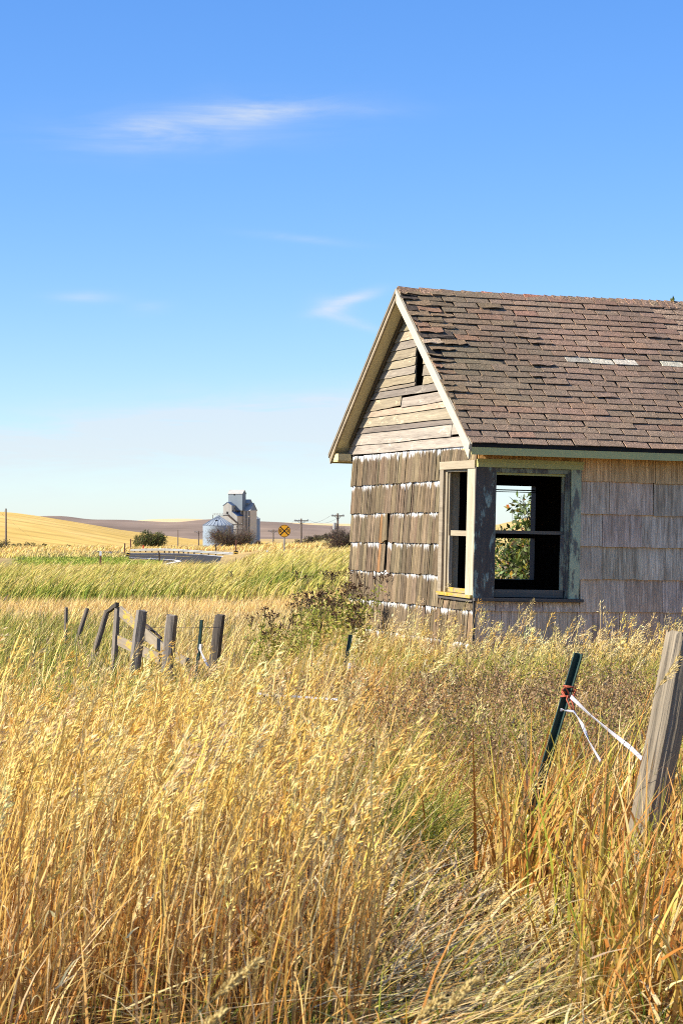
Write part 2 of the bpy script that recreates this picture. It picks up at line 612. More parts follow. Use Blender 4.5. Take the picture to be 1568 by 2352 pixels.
def ground_mat(name, relief=0.6, fine=14):
    m, nt, bs = new_mat(name)
    g = N(nt)
    a = g.node('ShaderNodeAttribute', attribute_name='tint')
    v = g.coords(spread=0)
    n1 = g.noise(v, 0.6, 6, 0.7)
    n2 = g.noise(v, fine, 5, 0.75)
    col = g.mix(1.0, a.outputs['Color'], g.ramp(n2, [(0.3, 0.55), (0.7, 1.35)]), 'MULTIPLY')
    col = g.mix(1.0, col, g.ramp(n1, [(0.3, 0.8), (0.7, 1.15)]), 'MULTIPLY')
    g.put(bs.inputs['Base Color'], col)
    bs.inputs['Roughness'].default_value = 0.95
    g.put(bs.inputs['Normal'], g.bump(n2, relief, 0.05))
    return m


M['ground'] = ground_mat('thatch_and_soil')
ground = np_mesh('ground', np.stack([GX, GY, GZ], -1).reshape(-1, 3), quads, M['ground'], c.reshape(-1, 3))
tag(ground, kind='structure')
ground.data.polygons.foreach_set('use_smooth', [True] * len(ground.data.polygons))


def field_mat(name, c1, c2, c3, sx, sy, scale, lines=0.0, lrot=0.0):
    """far slopes: stubble or ploughed soil with broad drifts and thin passes"""
    m, nt, bs = new_mat(name)
    g = N(nt)
    v = g.coords(spread=0)
    n1 = g.noise(v, scale, 5, 0.65, (sx, sy, 1))
    n2 = g.noise(v, scale * 9, 4, 0.7, (sx * 0.25, sy, 2.5))
    col = g.ramp(n1, [(0.3, c1), (0.52, c2), (0.72, c3)])
    col = g.mix(1.0, col, g.ramp(n2, [(0.3, 0.80), (0.7, 1.18)]), 'MULTIPLY')
    if lines:
        mp = g.node('ShaderNodeMapping')
        g.put(mp.inputs['Vector'], v)
        mp.inputs['Rotation'].default_value = (0, 0, lrot)
        wv = g.node('ShaderNodeTexWave', wave_type='BANDS', bands_direction='Y')
        wv.inputs['Scale'].default_value = lines
        wv.inputs['Distortion'].default_value = 5.0
        wv.inputs['Detail'].default_value = 3
        wv.inputs['Detail Scale'].default_value = 0.35
        g.put(wv.inputs['Vector'], mp.outputs[0])
        col = g.mix(1.0, col, g.ramp(wv.outputs['Fac'], [(0.0, 0.82), (0.25, 0.99), (1.0, 1.04)]), 'MULTIPLY')
    g.put(bs.inputs['Base Color'], col)
    bs.inputs['Roughness'].default_value = 1.0
    bs.inputs['Specular IOR Level'].default_value = 0.05
    return m


def hill(name, crest, d, depth, foot, mat, label, wob=0.0, nx=140, ny=30):
    """ridge whose crest line lies d metres out; it rises from foot over depth metres and falls behind"""
    px = np.array([p[0] for p in crest], float)
    py = np.array([p[1] for p in crest], float)
    xs = np.linspace(px[0], px[-1], nx)
    cz = CAMZ + (HZ - np.interp(xs, px, py)) / F * d
    k = np.ones(7) / 7
    cz = np.convolve(np.pad(cz, 3, 'edge'), k, 'valid')
    X0 = (xs - CX) / F * d
    t = np.linspace(-1, 1, ny)
    X = np.repeat(X0[None], ny, 0)
    Y = d + t[:, None] * depth + 0 * X
    prof = 0.5 + 0.5 * np.cos(np.pi * t)
    Z = foot + (cz[None] - foot) * prof[:, None]
    Z = Z + wob * (vnoise(X, Y, 6.0 / depth, 5) - 0.5) * (1 - prof[:, None]) * prof[:, None] * 4
    ii = np.arange(X.size).reshape(X.shape)
    q = np.stack([ii[:-1, :-1], ii[:-1, 1:], ii[1:, 1:], ii[1:, :-1]], -1).reshape(-1, 4)
    o = np_mesh(name, np.stack([X, Y, Z], -1).reshape(-1, 3), q, mat)
    o.data.polygons.foreach_set('use_smooth', [True] * len(o.data.polygons))
    return tag(o, label, kind='structure')


M['stubble'] = field_mat('wheat_stubble', (0.62, 0.40, 0.10), (0.70, 0.46, 0.13), (0.78, 0.54, 0.19), 1, 1, 0.012, 0.017, 0.25)
M['plough'] = field_mat('ploughed_soil', (0.20, 0.148, 0.112), (0.26, 0.19, 0.14), (0.37, 0.265, 0.18), 1, 0.5, 0.004)
M['far_gold'] = field_mat('far_stubble', (0.60, 0.43, 0.20), (0.66, 0.48, 0.24), (0.70, 0.54, 0.30), 1, 1, 0.003)
M['scrub_slope'] = field_mat('scrub_slope', (0.26, 0.24, 0.09), (0.44, 0.33, 0.12), (0.55, 0.40, 0.15), 1, 1, 0.05)
hill('hill', [(-900, 1150), (-500, 1158), (-200, 1166), (0, 1175), (50, 1180), (90, 1187), (150, 1197), (240, 1213), (330, 1231), (400, 1243), (480, 1256), (560, 1268)],
     900, 330, -11.5, M['stubble'], 'smooth golden wheat stubble hill behind the road', 3.0)
hill('hill', [(-1200, 1205), (-300, 1200), (0, 1196), (60, 1190), (91, 1186), (125, 1182), (156, 1186), (192, 1193), (218, 1195), (260, 1191), (291, 1195), (364, 1198), (416, 1200), (452, 1195), (484, 1190), (540, 1194), (598, 1199), (624, 1196), (676, 1203), (728, 1206), (780, 1208), (900, 1212), (1500, 1205), (2600, 1195)],
     2600, 900, -36, M['plough'], 'bare brown ploughed hills along the horizon', 16.0, 320)
hill('hill', [(-1000, 1215), (200, 1206), (300, 1198), (333, 1193), (380, 1191.5), (447, 1191), (500, 1196), (600, 1200), (640, 1199), (700, 1202), (800, 1203), (1200, 1205), (2500, 1200)],
     4600, 900, -45, M['far_gold'], 'pale gold hill tops peeping over the brown hills', 6.0, 320)
hill('hill', [(560, 1270), (610, 1266), (640, 1261), (700, 1247), (735, 1238), (765, 1234), (800, 1231), (900, 1226), (1100, 1230), (1400, 1240)],
     420, 70, -4.4, M['scrub_slope'], 'low scrubby slope rising towards the house', 0.8)


# ------------------------------------------------------------------ road
RZ = -2.56


def on_road(px, py, z=RZ):
    d = (CAMZ - z) * F / (py - HZ)
    return Vector(((px - CX) / F * d, d, z))


top = [(40, 1273), (180, 1271.5), (296, 1270.2), (360, 1270), (420, 1271.2), (470, 1273.5), (510, 1277), (550, 1282), (573, 1286), (580, 1288)]
bot = [(576, 1289.6), (545, 1292.5), (500, 1294), (450, 1294), (420, 1295.5), (390, 1300), (362, 1305), (344, 1305), (358, 1300), (374, 1293), (374, 1288.5), (340, 1284.5), (298, 1282.5), (180, 1283.5), (40, 1286)]
pts = [on_road(*p) for p in top + bot]
rm = MB()
rm.add(pts, [tuple(range(len(pts)))[::-1]])
road = rm.build('road', M['asphalt'])
tag(road, kind='structure')


def line_strip(pl, w, mat, name):
    mb = MB()
    P = [on_road(px, py, RZ + 0.012) for px, py in pl]
    for a, b in zip(P[:-1], P[1:]):
        s = (b - a).cross(Vector((0, 0, 1))).normalized() * w / 2
        mb.add([a - s, b - s, b + s, a + s], [(0, 1, 2, 3)])
    return mb.build(name, mat, road)


line_strip([(296, 1270.9), (360, 1270.8), (420, 1272), (470, 1274.4), (510, 1278), (548, 1282.6), (570, 1286.3), (576, 1288), (568, 1289.6), (545, 1291.2), (500, 1292.6)], 0.5, M['line_white'], 'edge_line')
line_strip([(352, 1303.5), (366, 1299), (382, 1294.6), (402, 1291), (412, 1289), (404, 1286.4), (380, 1284.6), (340, 1282.6), (298, 1281)], 0.5, M['line_white'], 'edge_line')
line_strip([(300, 1275.5), (350, 1275.6), (400, 1277), (440, 1279)], 0.35, M['line_yellow'], 'centre_line')

# ------------------------------------------------------------------ the old house
# local frame: x along the front wall (away from the corner), y along the gable wall, z up
HW, HL = 4.74, 6.4
house = empty('old_house', (302 / 5000 * 24, 24, 0.0))
house.rotation_euler = (Matrix.Rotation(math.radians(1.3), 3, 'Y') @ Matrix.Rotation(math.radians(16.65), 3, 'Z')).to_euler()
tag(house, 'abandoned weathered wooden house with brown shingle roof and empty corner windows', 'house')
PITCH = math.radians(35.4)
TP, CP, SP = math.tan(PITCH), math.cos(PITCH), math.sin(PITCH)
EY, EZ = -0.34, 2.565          # front roof edge (top of deck)
RY = HW / 2
RIDGE = EZ + (RY - EY) * TP
GO = 0.20                     # gable overhang


def roof_z(y): return RIDGE - abs(y - RY) * TP


# walls with openings
FW = (0.20, 1.10, 0.87, 2.315)
GW = (0.25, 1.06, 0.87, 2.30)
BW = (1.64, 2.545, 0.92, 2.23)


def panel_x(mb, x0, x1, y0, y1, z0, z1, hole):
    a, b, c0, c1 = hole
    mb.box(x0, a, y0, y1, z0, z1)
    mb.box(b, x1, y0, y1, z0, z1)
    mb.box(a, b, y0, y1, z0, c0)
    mb.box(a, b, y0, y1, c1, z1)


def panel_y(mb, x0, x1, y0, y1, z0, z1, hole):
    a, b, c0, c1 = hole
    mb.box(x0, x1, y0, a, z0, z1)
    mb.box(x0, x1, b, y1, z0, z1)
    mb.box(x0, x1, a, b, z0, c0)
    mb.box(x0, x1, a, b, c1, z1)


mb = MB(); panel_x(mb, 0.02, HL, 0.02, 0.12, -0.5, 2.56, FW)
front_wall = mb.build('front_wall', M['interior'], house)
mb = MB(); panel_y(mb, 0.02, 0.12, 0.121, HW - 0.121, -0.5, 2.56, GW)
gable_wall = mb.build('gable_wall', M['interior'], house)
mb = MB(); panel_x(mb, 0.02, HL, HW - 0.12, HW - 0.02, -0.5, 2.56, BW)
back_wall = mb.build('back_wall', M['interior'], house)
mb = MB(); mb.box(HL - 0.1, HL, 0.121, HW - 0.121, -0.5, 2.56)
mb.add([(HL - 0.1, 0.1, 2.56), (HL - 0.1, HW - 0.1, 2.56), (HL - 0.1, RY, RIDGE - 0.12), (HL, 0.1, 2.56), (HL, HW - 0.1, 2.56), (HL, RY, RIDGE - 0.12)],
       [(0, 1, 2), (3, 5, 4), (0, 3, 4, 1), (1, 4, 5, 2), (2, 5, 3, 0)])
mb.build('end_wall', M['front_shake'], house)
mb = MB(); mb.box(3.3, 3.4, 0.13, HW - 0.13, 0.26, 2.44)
mb.build('added_partition', M['interior'], house)  # wall added to keep the room behind the windows dark
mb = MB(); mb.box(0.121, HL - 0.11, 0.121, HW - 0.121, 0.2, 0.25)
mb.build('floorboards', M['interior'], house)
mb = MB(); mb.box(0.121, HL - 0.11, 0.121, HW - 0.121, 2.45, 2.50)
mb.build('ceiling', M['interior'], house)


# --- shakes
def shake_mesh(i, H, t0, mat, ragged=0.006):
    """one shake 1 unit wide (scaled later), butt at z=0, face towards -y"""
    r = random.Random(100 + i)
    n = 5
    mbx = MB()
    xs = [k / (n - 1) for k in range(n)]
    lo = [r.uniform(-ragged, ragged) for _ in xs]
    fr = [-t0 + r.uniform(-0.002, 0.002) for _ in xs]
    v = []
    for x, z, y in zip(xs, lo, fr): v.append((x, y, z))                  # butt front
    for x in xs: v.append((x, 0.004 + r.uniform(-0.002, 0.002), H + 0.02))   # top front
    for x, z in zip(xs, lo): v.append((x, 0.004, z))                      # butt back
    for x in xs: v.append((x, 0.012, H + 0.02))
    f = []
    for k in range(n - 1):
        f.append((k, k + 1, n + k + 1, n + k))
        f.append((2 * n + k, 2 * n + k + 1, k + 1, k))
        f.append((3 * n + k, 3 * n + k + 1, 2 * n + k + 1, 2 * n + k))
    f.append((0, n, 3 * n, 2 * n)); f.append((n - 1, 3 * n - 1, 4 * n - 1, 2 * n - 1))
    mbx.add(v, f)
    return mbx.mesh('shake', mat)


g_meshes = [shake_mesh(i, ROW, 0.019, M['gable_shake'], 0.006) for i in range(8)]
f_meshes = [shake_mesh(20 + i, ROW, 0.022, M['front_shake'], 0.004) for i in range(6)]


def jitc(c, a=0.12, s=0.05):
    k = 1 + random.uniform(-a, a)
    return tuple(max(0.02, x * k * (1 + random.uniform(-s, s))) for x in c)


def gable_row(z0, ya, yb, H, k):
    """shakes from y=yb (far) towards y=ya (near the corner)"""
    y = yb
    while y > ya + 0.02:
        w = random.choice([0.06, 0.08, 0.09, 0.10, 0.11, 0.12, 0.13, 0.15, 0.17, 0.21])
        if y - w < ya + 0.05: w = y - ya
        gap = random.choice([0.003, 0.004, 0.006, 0.009, 0.013, 0.022])
        ym = y - w / 2
        dz = -0.011 * ym + random.uniform(-0.006, 0.006)
        rot, colr, skip, out = random.gauss(0, 0.006), jitc((1, 1, 1), 0.32, 0.05), False, 0.0
        if k == 4 and 3.02 < ym < 3.34:                # loose shake hanging askew
            rot, out = -0.14, 0.014
        if k == 4 and 3.34 <= ym < 3.52: colr = (1.7, 1.25, 0.85)
        if k == 3 and 3.36 <= ym < 3.52: colr = (1.9, 1.35, 0.95)
        if k == 3 and 3.10 < ym < 3.20: skip = True
        if k == 3 and 2.80 < ym < 3.1: rot = 0.02
        if not skip:
            inst('shingle', random.choice(g_meshes), gable_wall, (-0.001 - out - random.uniform(0, 0.007), y, z0 + dz), (0, rot, -math.pi / 2),
                 (max(0.02, w - gap), 1, H / ROW if abs(H - ROW) > 0.01 else 1), colr)
        y -= w


for k in range(-1, 7):
    z0 = k * ROW
    if k in (-1, 0, 1):
        gable_row(z0, 0.0, HW, ROW, k)
    elif k == 2:
        gable_row(z0, 1.18, HW, ROW, k)
        gable_row(z0, 0.0, 1.175, 0.845 - z0, 22)
    elif k < 6:
        gable_row(z0, 1.18, HW, ROW, k)
    else:
        gable_row(z0, 1.18, HW, ROW, k)
        gable_row(2.392, 0.0, 1.175, 0.16, 66)


def front_row(z0, xa, xb, H, k, colour=(1, 1, 1), stuff=None):  # shakes from x=xa to x=xb
    x = xa
    while x < xb - 0.02:
        w = random.uniform(0.22, 0.60)
        if x + w > xb - 0.1: w = xb - x
        c_ = jitc(colour, 0.13, 0.03)
        ms = random.choice(f_meshes)
        loc = (x, -0.001 + random.uniform(-0.004, 0.003), z0 + random.uniform(-0.004, 0.004))
        sc = (w - random.choice([0.003, 0.004, 0.006, 0.009]), 1, H / ROW if abs(H - ROW) > 0.01 else 1)
        if x > 2.95 and stuff is not None:
            vs = [(v.co.x * sc[0] + loc[0], v.co.y + loc[1], v.co.z * sc[2] + loc[2]) for v in ms.vertices]
            stuff.add(vs, [tuple(p.vertices) for p in ms.polygons])
        else:
            inst('shingle', ms, front_wall, loc, (0, random.gauss(0, 0.002), 0), sc, c_)
        x += w


far_shakes = MB()
for k in range(-1, 7):
    z0 = k * ROW
    tone = (1, 1, 1) if k < 6 else (1.25, 1.05, 0.72)  # top course yellower: ground bounce under the eave put into its colour
    if k in (-1, 0, 1): front_row(z0, 0.0, HL, ROW, k, tone, far_shakes)
    elif k == 2:
        front_row(z0, 0.0, 1.245, 0.83 - z0, k, tone)
        front_row(z0, 1.245, HL, ROW, k, tone, far_shakes)
    elif k < 6:
        front_row(z0, 1.225, HL, ROW, k, tone, far_shakes)
    else:
        front_row(2.405, 0.0, 1.225, 0.10, k, (1.15, 0.9, 0.45))  # strip above the window, same bounce light put into the colour
        front_row(z0, 1.225, HL, ROW, k, tone, far_shakes)
tag(far_shakes.build('shingle', M['front_shake'], front_wall), kind='stuff')
far_back = MB()
for k in range(-1, 7):
    far_back.box(0.0, HL, HW - 0.02, HW + 0.012 - 0.001 * k, k * ROW, k * ROW + ROW - 0.004) if k not in (2, 3, 4, 5, 6) else None
    if k in (2, 3, 4, 5, 6):
        zt = min(2.56, k * ROW + ROW - 0.004)
        far_back.box(0.0, 1.54, HW - 0.02, HW + 0.01, k * ROW, zt)
        far_back.box(2.65, HL, HW - 0.02, HW + 0.01, k * ROW, zt)
tag(far_back.build('shingle', M['front_shake'], back_wall), kind='stuff')

# --- gable clapboards: (bottom, top) heights, far end, near end, tilt, tone
def rake_in(z, side):
    """y where the underside of the roof meets height z"""
    h = (RIDGE - 0.10 - z) / TP
    return RY + h if side > 0 else RY - h


CB = [(2.552, 2.665, None, None, 0.000, (1.12, 1.06, 0.98)), (2.668, 2.815, None, 0.86, 0.006, (1.05, 1.0, 0.92)), (2.70, 2.815, 0.85, None, 0.0, (1.0, 0.95, 0.85)),
      (2.818, 2.880, None, None, 0.0, (0.55, 0.5, 0.46)), (2.884, 3.010, None, None, -0.004, (0.95, 0.88, 0.68)), (3.013, 3.085, None, None, 0.0, (1.15, 0.98, 0.78)),
      (3.095, 3.225, None, 2.72, 0.014, (0.86, 0.78, 0.58)), (3.088, 3.205, 2.70, None, 0.004, (0.92, 0.86, 0.78)),
      (3.228, 3.318, None, None, 0.0, (0.60, 0.56, 0.52)), (3.322, 3.365, None, 2.20, 0.0, (0.7, 0.62, 0.5)), (3.368, 3.470, None, 2.20, 0.004, (0.85, 0.76, 0.55)),
      (3.474, 3.570, None, 2.205, 0.004, (0.80, 0.75, 0.66)), (3.574, 3.672, None, 2.20, 0.003, (0.98, 0.90, 0.68)), (3.676, 3.790, None, 2.195, 0.003, (0.82, 0.74, 0.56)),
      (3.322, 3.420, 1.91, None, 0.0, (0.95, 0.86, 0.62)), (3.424, 3.560, 1.92, None, 0.0, (0.8, 0.74, 0.62)), (3.564, 3.700, 1.915, None, 0.0, (0.9, 0.82, 0.6)), (3.704, 3.790, 1.915, None, 0, (0.9, 0.82, 0.6)),
      (3.794, 3.890, None, None, 0.0, (0.72, 0.67, 0.60)), (3.894, 4.010, None, None, 0.0, (1.0, 0.9, 0.68)), (4.014, 4.11, None, None, 0.0, (0.7, 0.66, 0.45)), (4.114, 4.20, None, None, 0.0, (0.7, 0.66, 0.5)), (4.204, 4.35, None, None, 0.0, (0.7, 0.66, 0.5))]
for i, (z0, z1, yl, yr, tl, tone) in enumerate(CB):
    a0 = rake_in(z0, 1) if yl is None else yl
    a1 = rake_in(z1, 1) if yl is None else yl - 0.004
    b0 = rake_in(z0, -1) if yr is None else yr
    b1 = rake_in(z1, -1) if yr is None else yr + 0.004
    n = 7
    v, f = [], []
    for s in range(n):
        t = s / (n - 1)
        w0, w1 = random.uniform(-0.005, 0.005), random.uniform(-0.004, 0.004)
        dz0 = tl * 2 * (t - 0.5)
        v += [(-0.022 + random.uniform(-0.004, 0.003), a0 + (b0 - a0) * t, z0 + w0 + dz0), (-0.008, a1 + (b1 - a1) * t, z1 + w1 + dz0 + 0.004),
              (0.006, a1 + (b1 - a1) * t, z1 + w1 + dz0 + 0.004), (0.0, a0 + (b0 - a0) * t, z0 + w0 + dz0)]
    for s in range(n - 1):
        q = 4 * s
        for e in range(4):
            f.append((q + e, q + (e + 1) % 4, q + 4 + (e + 1) % 4, q + 4 + e))
    f += [(0, 3, 2, 1), (4 * n - 4, 4 * n - 3, 4 * n - 2, 4 * n - 1)]
    MB().add(v, f).build('clapboard', M['clap'], gable_wall, color=tuple(1.08 * x + 0.05 for x in tone))

# --- roof
mb = MB()
TH = 0.035
for s in (-1, 1):
    ye = RY + s * (RY - EY)
    v = []
    for x in (-GO, HL + 0.25):
        v += [(x, ye, EZ), (x, RY, RIDGE), (x, RY, RIDGE - TH / CP), (x, ye, EZ - TH / CP)]
    mb.add(v, [(0, 1, 2, 3), (7, 6, 5, 4), (0, 4, 5, 1), (3, 2, 6, 7), (0, 3, 7, 4), (1, 5, 6, 2)])
roof = mb.build('roof', M['felt'], house)

EXPO = 0.1275
NROW = int((RY - EY) / CP / EXPO)


def tab_mesh(i, curl=0.0, ragged=0.002):
    r = random.Random(500 + i)
    nx, ny = 4, 3
    v, f = [], []
    T = 0.008
    ys = [0.0, 0.06, EXPO + 0.035]
    for lay in (1, 0):
        for j, y in enumerate(ys):
            for k in range(nx):
                x = k / (nx - 1)
                lift = [0.017, 0.012, 0.002][j] + curl * [1.0, 0.25, 0][j] * (0.3 + 0.7 * r.random())
                yj = y + (r.uniform(-ragged, ragged) if j == 0 else 0)
                v.append((x, yj, lift + (0 if lay else -T * [1, 0.9, 0.4][j])))
    L = nx * ny
    for j in range(ny - 1):
        for k in range(nx - 1):
            a = j * nx + k
            f.append((a, a + 1, a + nx + 1, a + nx))
            f.append((L + a, L + a + nx, L + a + nx + 1, L + a + 1))
    for k in range(nx - 1): f.append((k, L + k, L + k + 1, k + 1))
    for j in range(ny - 1):
        a = j * nx
        f.append((a, a + nx, L + a + nx, L + a))
        b = a + nx - 1
        f.append((b, L + b, L + b + nx, b + nx))
    return MB().add(v, f).mesh('tab', M['roof'])


tabs = [tab_mesh(i) for i in range(6)]
curls = [tab_mesh(20 + i, 0.020, 0.014) for i in range(5)]
rest = MB()
for r in range(NROW):
    s = r * EXPO + 0.002
    y, z = EY - 0.02 + s * CP, EZ - 0.0145 + s * SP
    x = -GO - 0.02 - (r * 0.118) % 0.305
    first = True
    while x < HL + 0.25:
        w = 0.305
        x0, x1 = max(x, -GO - 0.02 + random.uniform(-0.01, 0.02)), x + w
        if x1 - x0 > 0.05:
            bad = random.random() < (1.25 if r > 15 else 0.9) * math.exp(-(x0 + GO) / (0.42 if r > 15 else 0.17)) - 0.07 and r > 4
            gap = random.uniform(0.012, 0.020)
            if x1 < 3.35:
                if bad:
                    ms = random.choice(curls)
                    colr = random.choice([(0.34, 0.36, 0.38), (0.66, 0.68, 0.60), (0.75, 0.76, 0.64), (0.85, 0.84, 0.72), (0.26, 0.28, 0.31), (0.8, 0.75, 0.65), (0.7, 0.72, 0.62), (1.0, 0.85, 0.75)])
                    if r in (14, 15, 16) and random.random() < 0.25: colr = (1.5, 1.6, 1.55)
                else:
                    ms = random.choice(tabs)
                    st1 = float(vnoise(x0 * 1.0, r * 0.11, 1.1, 201))
                    st2 = float(vnoise(x0 * 1.0, r * 0.11, 3.1, 202))
                    k_ = 0.68 + 0.20 * st1 + 0.12 * st2
                    red = max(0.0, st2 - 0.55) * 0.6 + (0.25 if random.random() < 0.05 else 0)
                    colr = jitc((k_ * (1 + 0.35 * red), k_ * (1 - 0.15 * red), k_ * (1 - 0.25 * red)), 0.09, 0.025)
                    dull = max(0.0, min(1.0, (1.3 - x0) / 1.6)) * min(1, r / 9)
                    colr = tuple(c_ * (1 - 0.20 * dull) * (1 + g_ * dull) for c_, g_ in zip(colr, (-0.06, 0.05, -0.06)))
                    if random.random() < 0.05: ms = random.choice(curls)
                if r == 14 and (1.42 < x0 < 2.1 or 2.42 < x0 < 2.9):
                    colr = jitc((1.7, 2.25, 2.5), 0.25, 0.05)               # torn tabs baring the pale mat
                inst('shingle', ms, roof, (x0 + random.gauss(0, 0.004), y + random.gauss(0, 0.004), z + 0.016 * float(vnoise(x0 * 0.9, r * 0.14, 1.4, 205))), (PITCH + random.gauss(0, 0.012 if not bad else 0.05), random.gauss(0, 0.010 if not bad else 0.03), random.gauss(0, 0.014 if not bad else 0.04)),
                     (x1 - x0 - gap, 1, 1), colr)
            else:
                mt = Matrix.Translation((x0, y, z)) @ Matrix.Rotation(PITCH, 4, 'X')
                ms = random.choice(tabs)
                rest.add([mt @ Vector((v.co.x * (x1 - x0 - gap), v.co.y, v.co.z)) for v in ms.vertices], [tuple(p.vertices) for p in ms.polygons])
        x += w
for r in range(NROW):                                    # rear slope, broad courses
    s = r * EXPO
    yb = HW - EY + 0.01 - s * CP
    mt = Matrix.Translation((0, yb, EZ + s * SP)) @ Matrix.Rotation(-PITCH, 4, 'X')
    bx = MB().box(-GO - 0.015, HL + 0.25, -EXPO - 0.02, 0.0, 0.003, 0.014)
    rest.add([mt @ Vector(p) for p in bx.v], bx.f)
tag(rest.build('shingle', M['roof'], roof), kind='stuff')


def cap_mesh(i, L):
    r = random.Random(900 + i)
    v, f = [], []
    for x, up in ((0.0, 0.018), (L * 0.5, 0.012), (L + 0.02, 0.002)):
        for (dy, dz) in ((-0.13, -0.13 * TP), (-0.065, -0.065 * TP + 0.006), (0, 0.010), (0.065, -0.065 * TP + 0.006), (0.13, -0.13 * TP)):
            v.append((x + (r.uniform(-0.008, 0.008) if x == 0 else 0), dy + r.uniform(-.006, .006), dz + up + 0.012 + r.uniform(-0.004, 0.004)))
    for j in range(2):
        for k in range(4):
            a = j * 5 + k
            f.append((a, a + 5, a + 6, a + 1))
    n = len(v)
    v += [(a, b, c_ - 0.010) for a, b, c_ in v]
    f += [tuple(q + n for q in reversed(p)) for p in f[:8]]
    for k in range(4): f.append((k, k + 1, n + k + 1, n + k)); f.append((10 + k, n + 10 + k, n + 11 + k, 11 + k))
    for k in (0, 5): f.append((k, n + k, n + k + 5, k + 5))
    for k in (4, 9): f.append((k, k + 5, n + k + 5, n + k))
    return MB().add(v, f).mesh('ridge', M['roof'])


cap_s = [cap_mesh(i, 0.105) for i in range(4)]
cap_l = [cap_mesh(10 + i, 0.26) for i in range(3)]
x = -GO - 0.01
while x < HL + 0.2:
    long_ = x < 1.45
    L = 0.27 if long_ else 0.108
    u = random.random()
    colr = (1.25, 0.80, 0.72) if long_ and u < 0.4 else jitc((0.95, 0.90, 0.85), 0.18, 0.05)
    inst('ridge_cap', random.choice(cap_l if long_ else cap_s), roof, (x, RY, RIDGE - 0.004 - 0.008 * math.sin(x * 1.3)), (0, random.gauss(0, 0.02), random.gauss(0, 0.02)), (1, 1, 1), colr)
    x += L

# rake boards, soffits, fascia
def rake(side, x0, x1, top, bot, mat, name, parent, color=(1, 1, 1), ext=0.0, ydrop=0.0, cut=0.06):
    """board along the roof slope, top and bot measured down from the deck surface (vertical)"""
    ye = RY + side * (RY - EY + ext)
    yr = RY + side * 0.001
    n = 9
    v, f = [], []
    for s in range(n):
        t = s / (n - 1)
        y = yr + (ye - yr) * t
        zt = roof_z(y)
        wv = random.uniform(-0.004, 0.004)
        cu_ = cut if s == n - 1 else 0
        v += [(x0, y, zt - top), (x1, y, zt - top), (x1, y - side * cu_, zt - bot + wv), (x0, y - side * cu_, zt - bot + wv)]
    for s in range(n - 1):
        q = 4 * s
        for e in range(4): f.append((q + e, q + 4 + e, q + 4 + (e + 1) % 4, q + (e + 1) % 4))
    f += [(0, 1, 2, 3), (4 * n - 1, 4 * n - 2, 4 * n - 3, 4 * n - 4)]
    return MB().add(v, f).build(name, mat, parent, color=color)


rake(-1, -GO - 0.024, -GO - 0.002, 0.004, 0.165, M['cream'], 'rake_board', house, (1.12, 1.10, 1.06), 0.012)
rake(1, -GO - 0.024, -GO - 0.002, 0.004, 0.125, M['rake_grey'], 'rake_board', house, (1.1, 1.08, 1.0), 0.012)
rake(-1, -GO - 0.036, -GO - 0.025, -0.002, 0.055, M['cream'], 'rake_trim', house, (1.15, 1.12, 1.08), 0.014, cut=0.02)
rake(1, -GO - 0.036, -GO - 0.025, -0.002, 0.05, M['rake_grey'], 'rake_trim', house, (0.8, 0.78, 0.72), 0.014, cut=0.02)
for sd in (-1, 1):
    rake(sd, -GO, 0.0, TH / CP + 0.004, TH / CP + 0.022, M['soffit'], 'soffit', house, (1, 1, 1), -0.02, cut=0.0)
    rake(sd, -0.045, -0.024, TH / CP + 0.023, 0.135, M['rake_grey'], 'frieze_board', house, (0.5, 0.48, 0.45), -0.30, cut=0.0)
mb = MB(); mb.box(-GO, HL + 0.2, EY + 0.002, EY + 0.026, 2.440, 2.542)
mb.build('fascia', M['green'], house, color=(1.05, 1.08, 1.0))
mb = MB(); mb.box(-GO, HL + 0.2, HW - EY - 0.026, HW - EY - 0.002, 2.440, 2.542)
mb.build('fascia', M['green'], house)
mb = MB(); mb.box(-GO + 0.003, HL, EY + 0.027, -0.022, 2.492, 2.506)
mb.build('eave_soffit', M['soffit'], house, color=(0.8, 0.6, 0.35))
mb = MB(); mb.box(-GO + 0.003, HL, HW + 0.022, HW - EY - 0.028, 2.455, 2.469)
mb.build('eave_soffit', M['soffit'], house, color=(0.9, 0.8, 0.6))
mb = MB(); mb.box(-GO - 0.001, -0.024, HW + 0.0, HW - EY - 0.03, 2.470, 2.56)
mb.build('cornice_return', M['soffit'], house, color=(0.9, 0.85, 0.7))

# --- windows
def wbox(name, mat, parent, b, color=(1, 1, 1), jit=0.0):
    m_ = MB().box(*b)
    if jit: m_.v = [tuple(q + random.uniform(-jit, jit) for q in p) for p in m_.v]
    return m_.build(name, mat, parent, color=color)


fwin = MB()
fwin.box(FW[0] + 0.001, FW[1] - 0.001, 0.0, 0.15, 2.262, 2.314)
fwin.box(1.072, 1.099, 0.0, 0.15, 0.875, 2.261)
fwin.box(0.201, 0.222, 0.0, 0.15, 0.875, 2.261)
fwin.box(1.052, 1.0715, 0.022, 0.044, 0.96, 2.261)
window = fwin.build('window', M['green_worn'], house, color=(0.75, 0.75, 0.75))
window['label'] = 'wide front window with peeling green frame, no glass'
wbox('head_casing', M['green'], window, (-0.012, 1.235, -0.038, 0.0195, 2.316, 2.402), (0.95, 1.02, 0.98), 0.003)
wbox('head_moulding', M['green'], window, (-0.02, 1.243, -0.05, -0.0385, 2.375, 2.408), (0.9, 0.95, 0.9), 0.002)
wbox('side_casing', M['green_worn'], window, (1.105, 1.222, -0.032, 0.0195, 0.872, 2.315), (1.15, 1.2, 1.1), 0.003)
wbox('corner_board', M['post_shaded'], window, (-0.031, 0.200, -0.030, -0.0005, 0.872, 2.315), (1, 1, 1), 0.003)
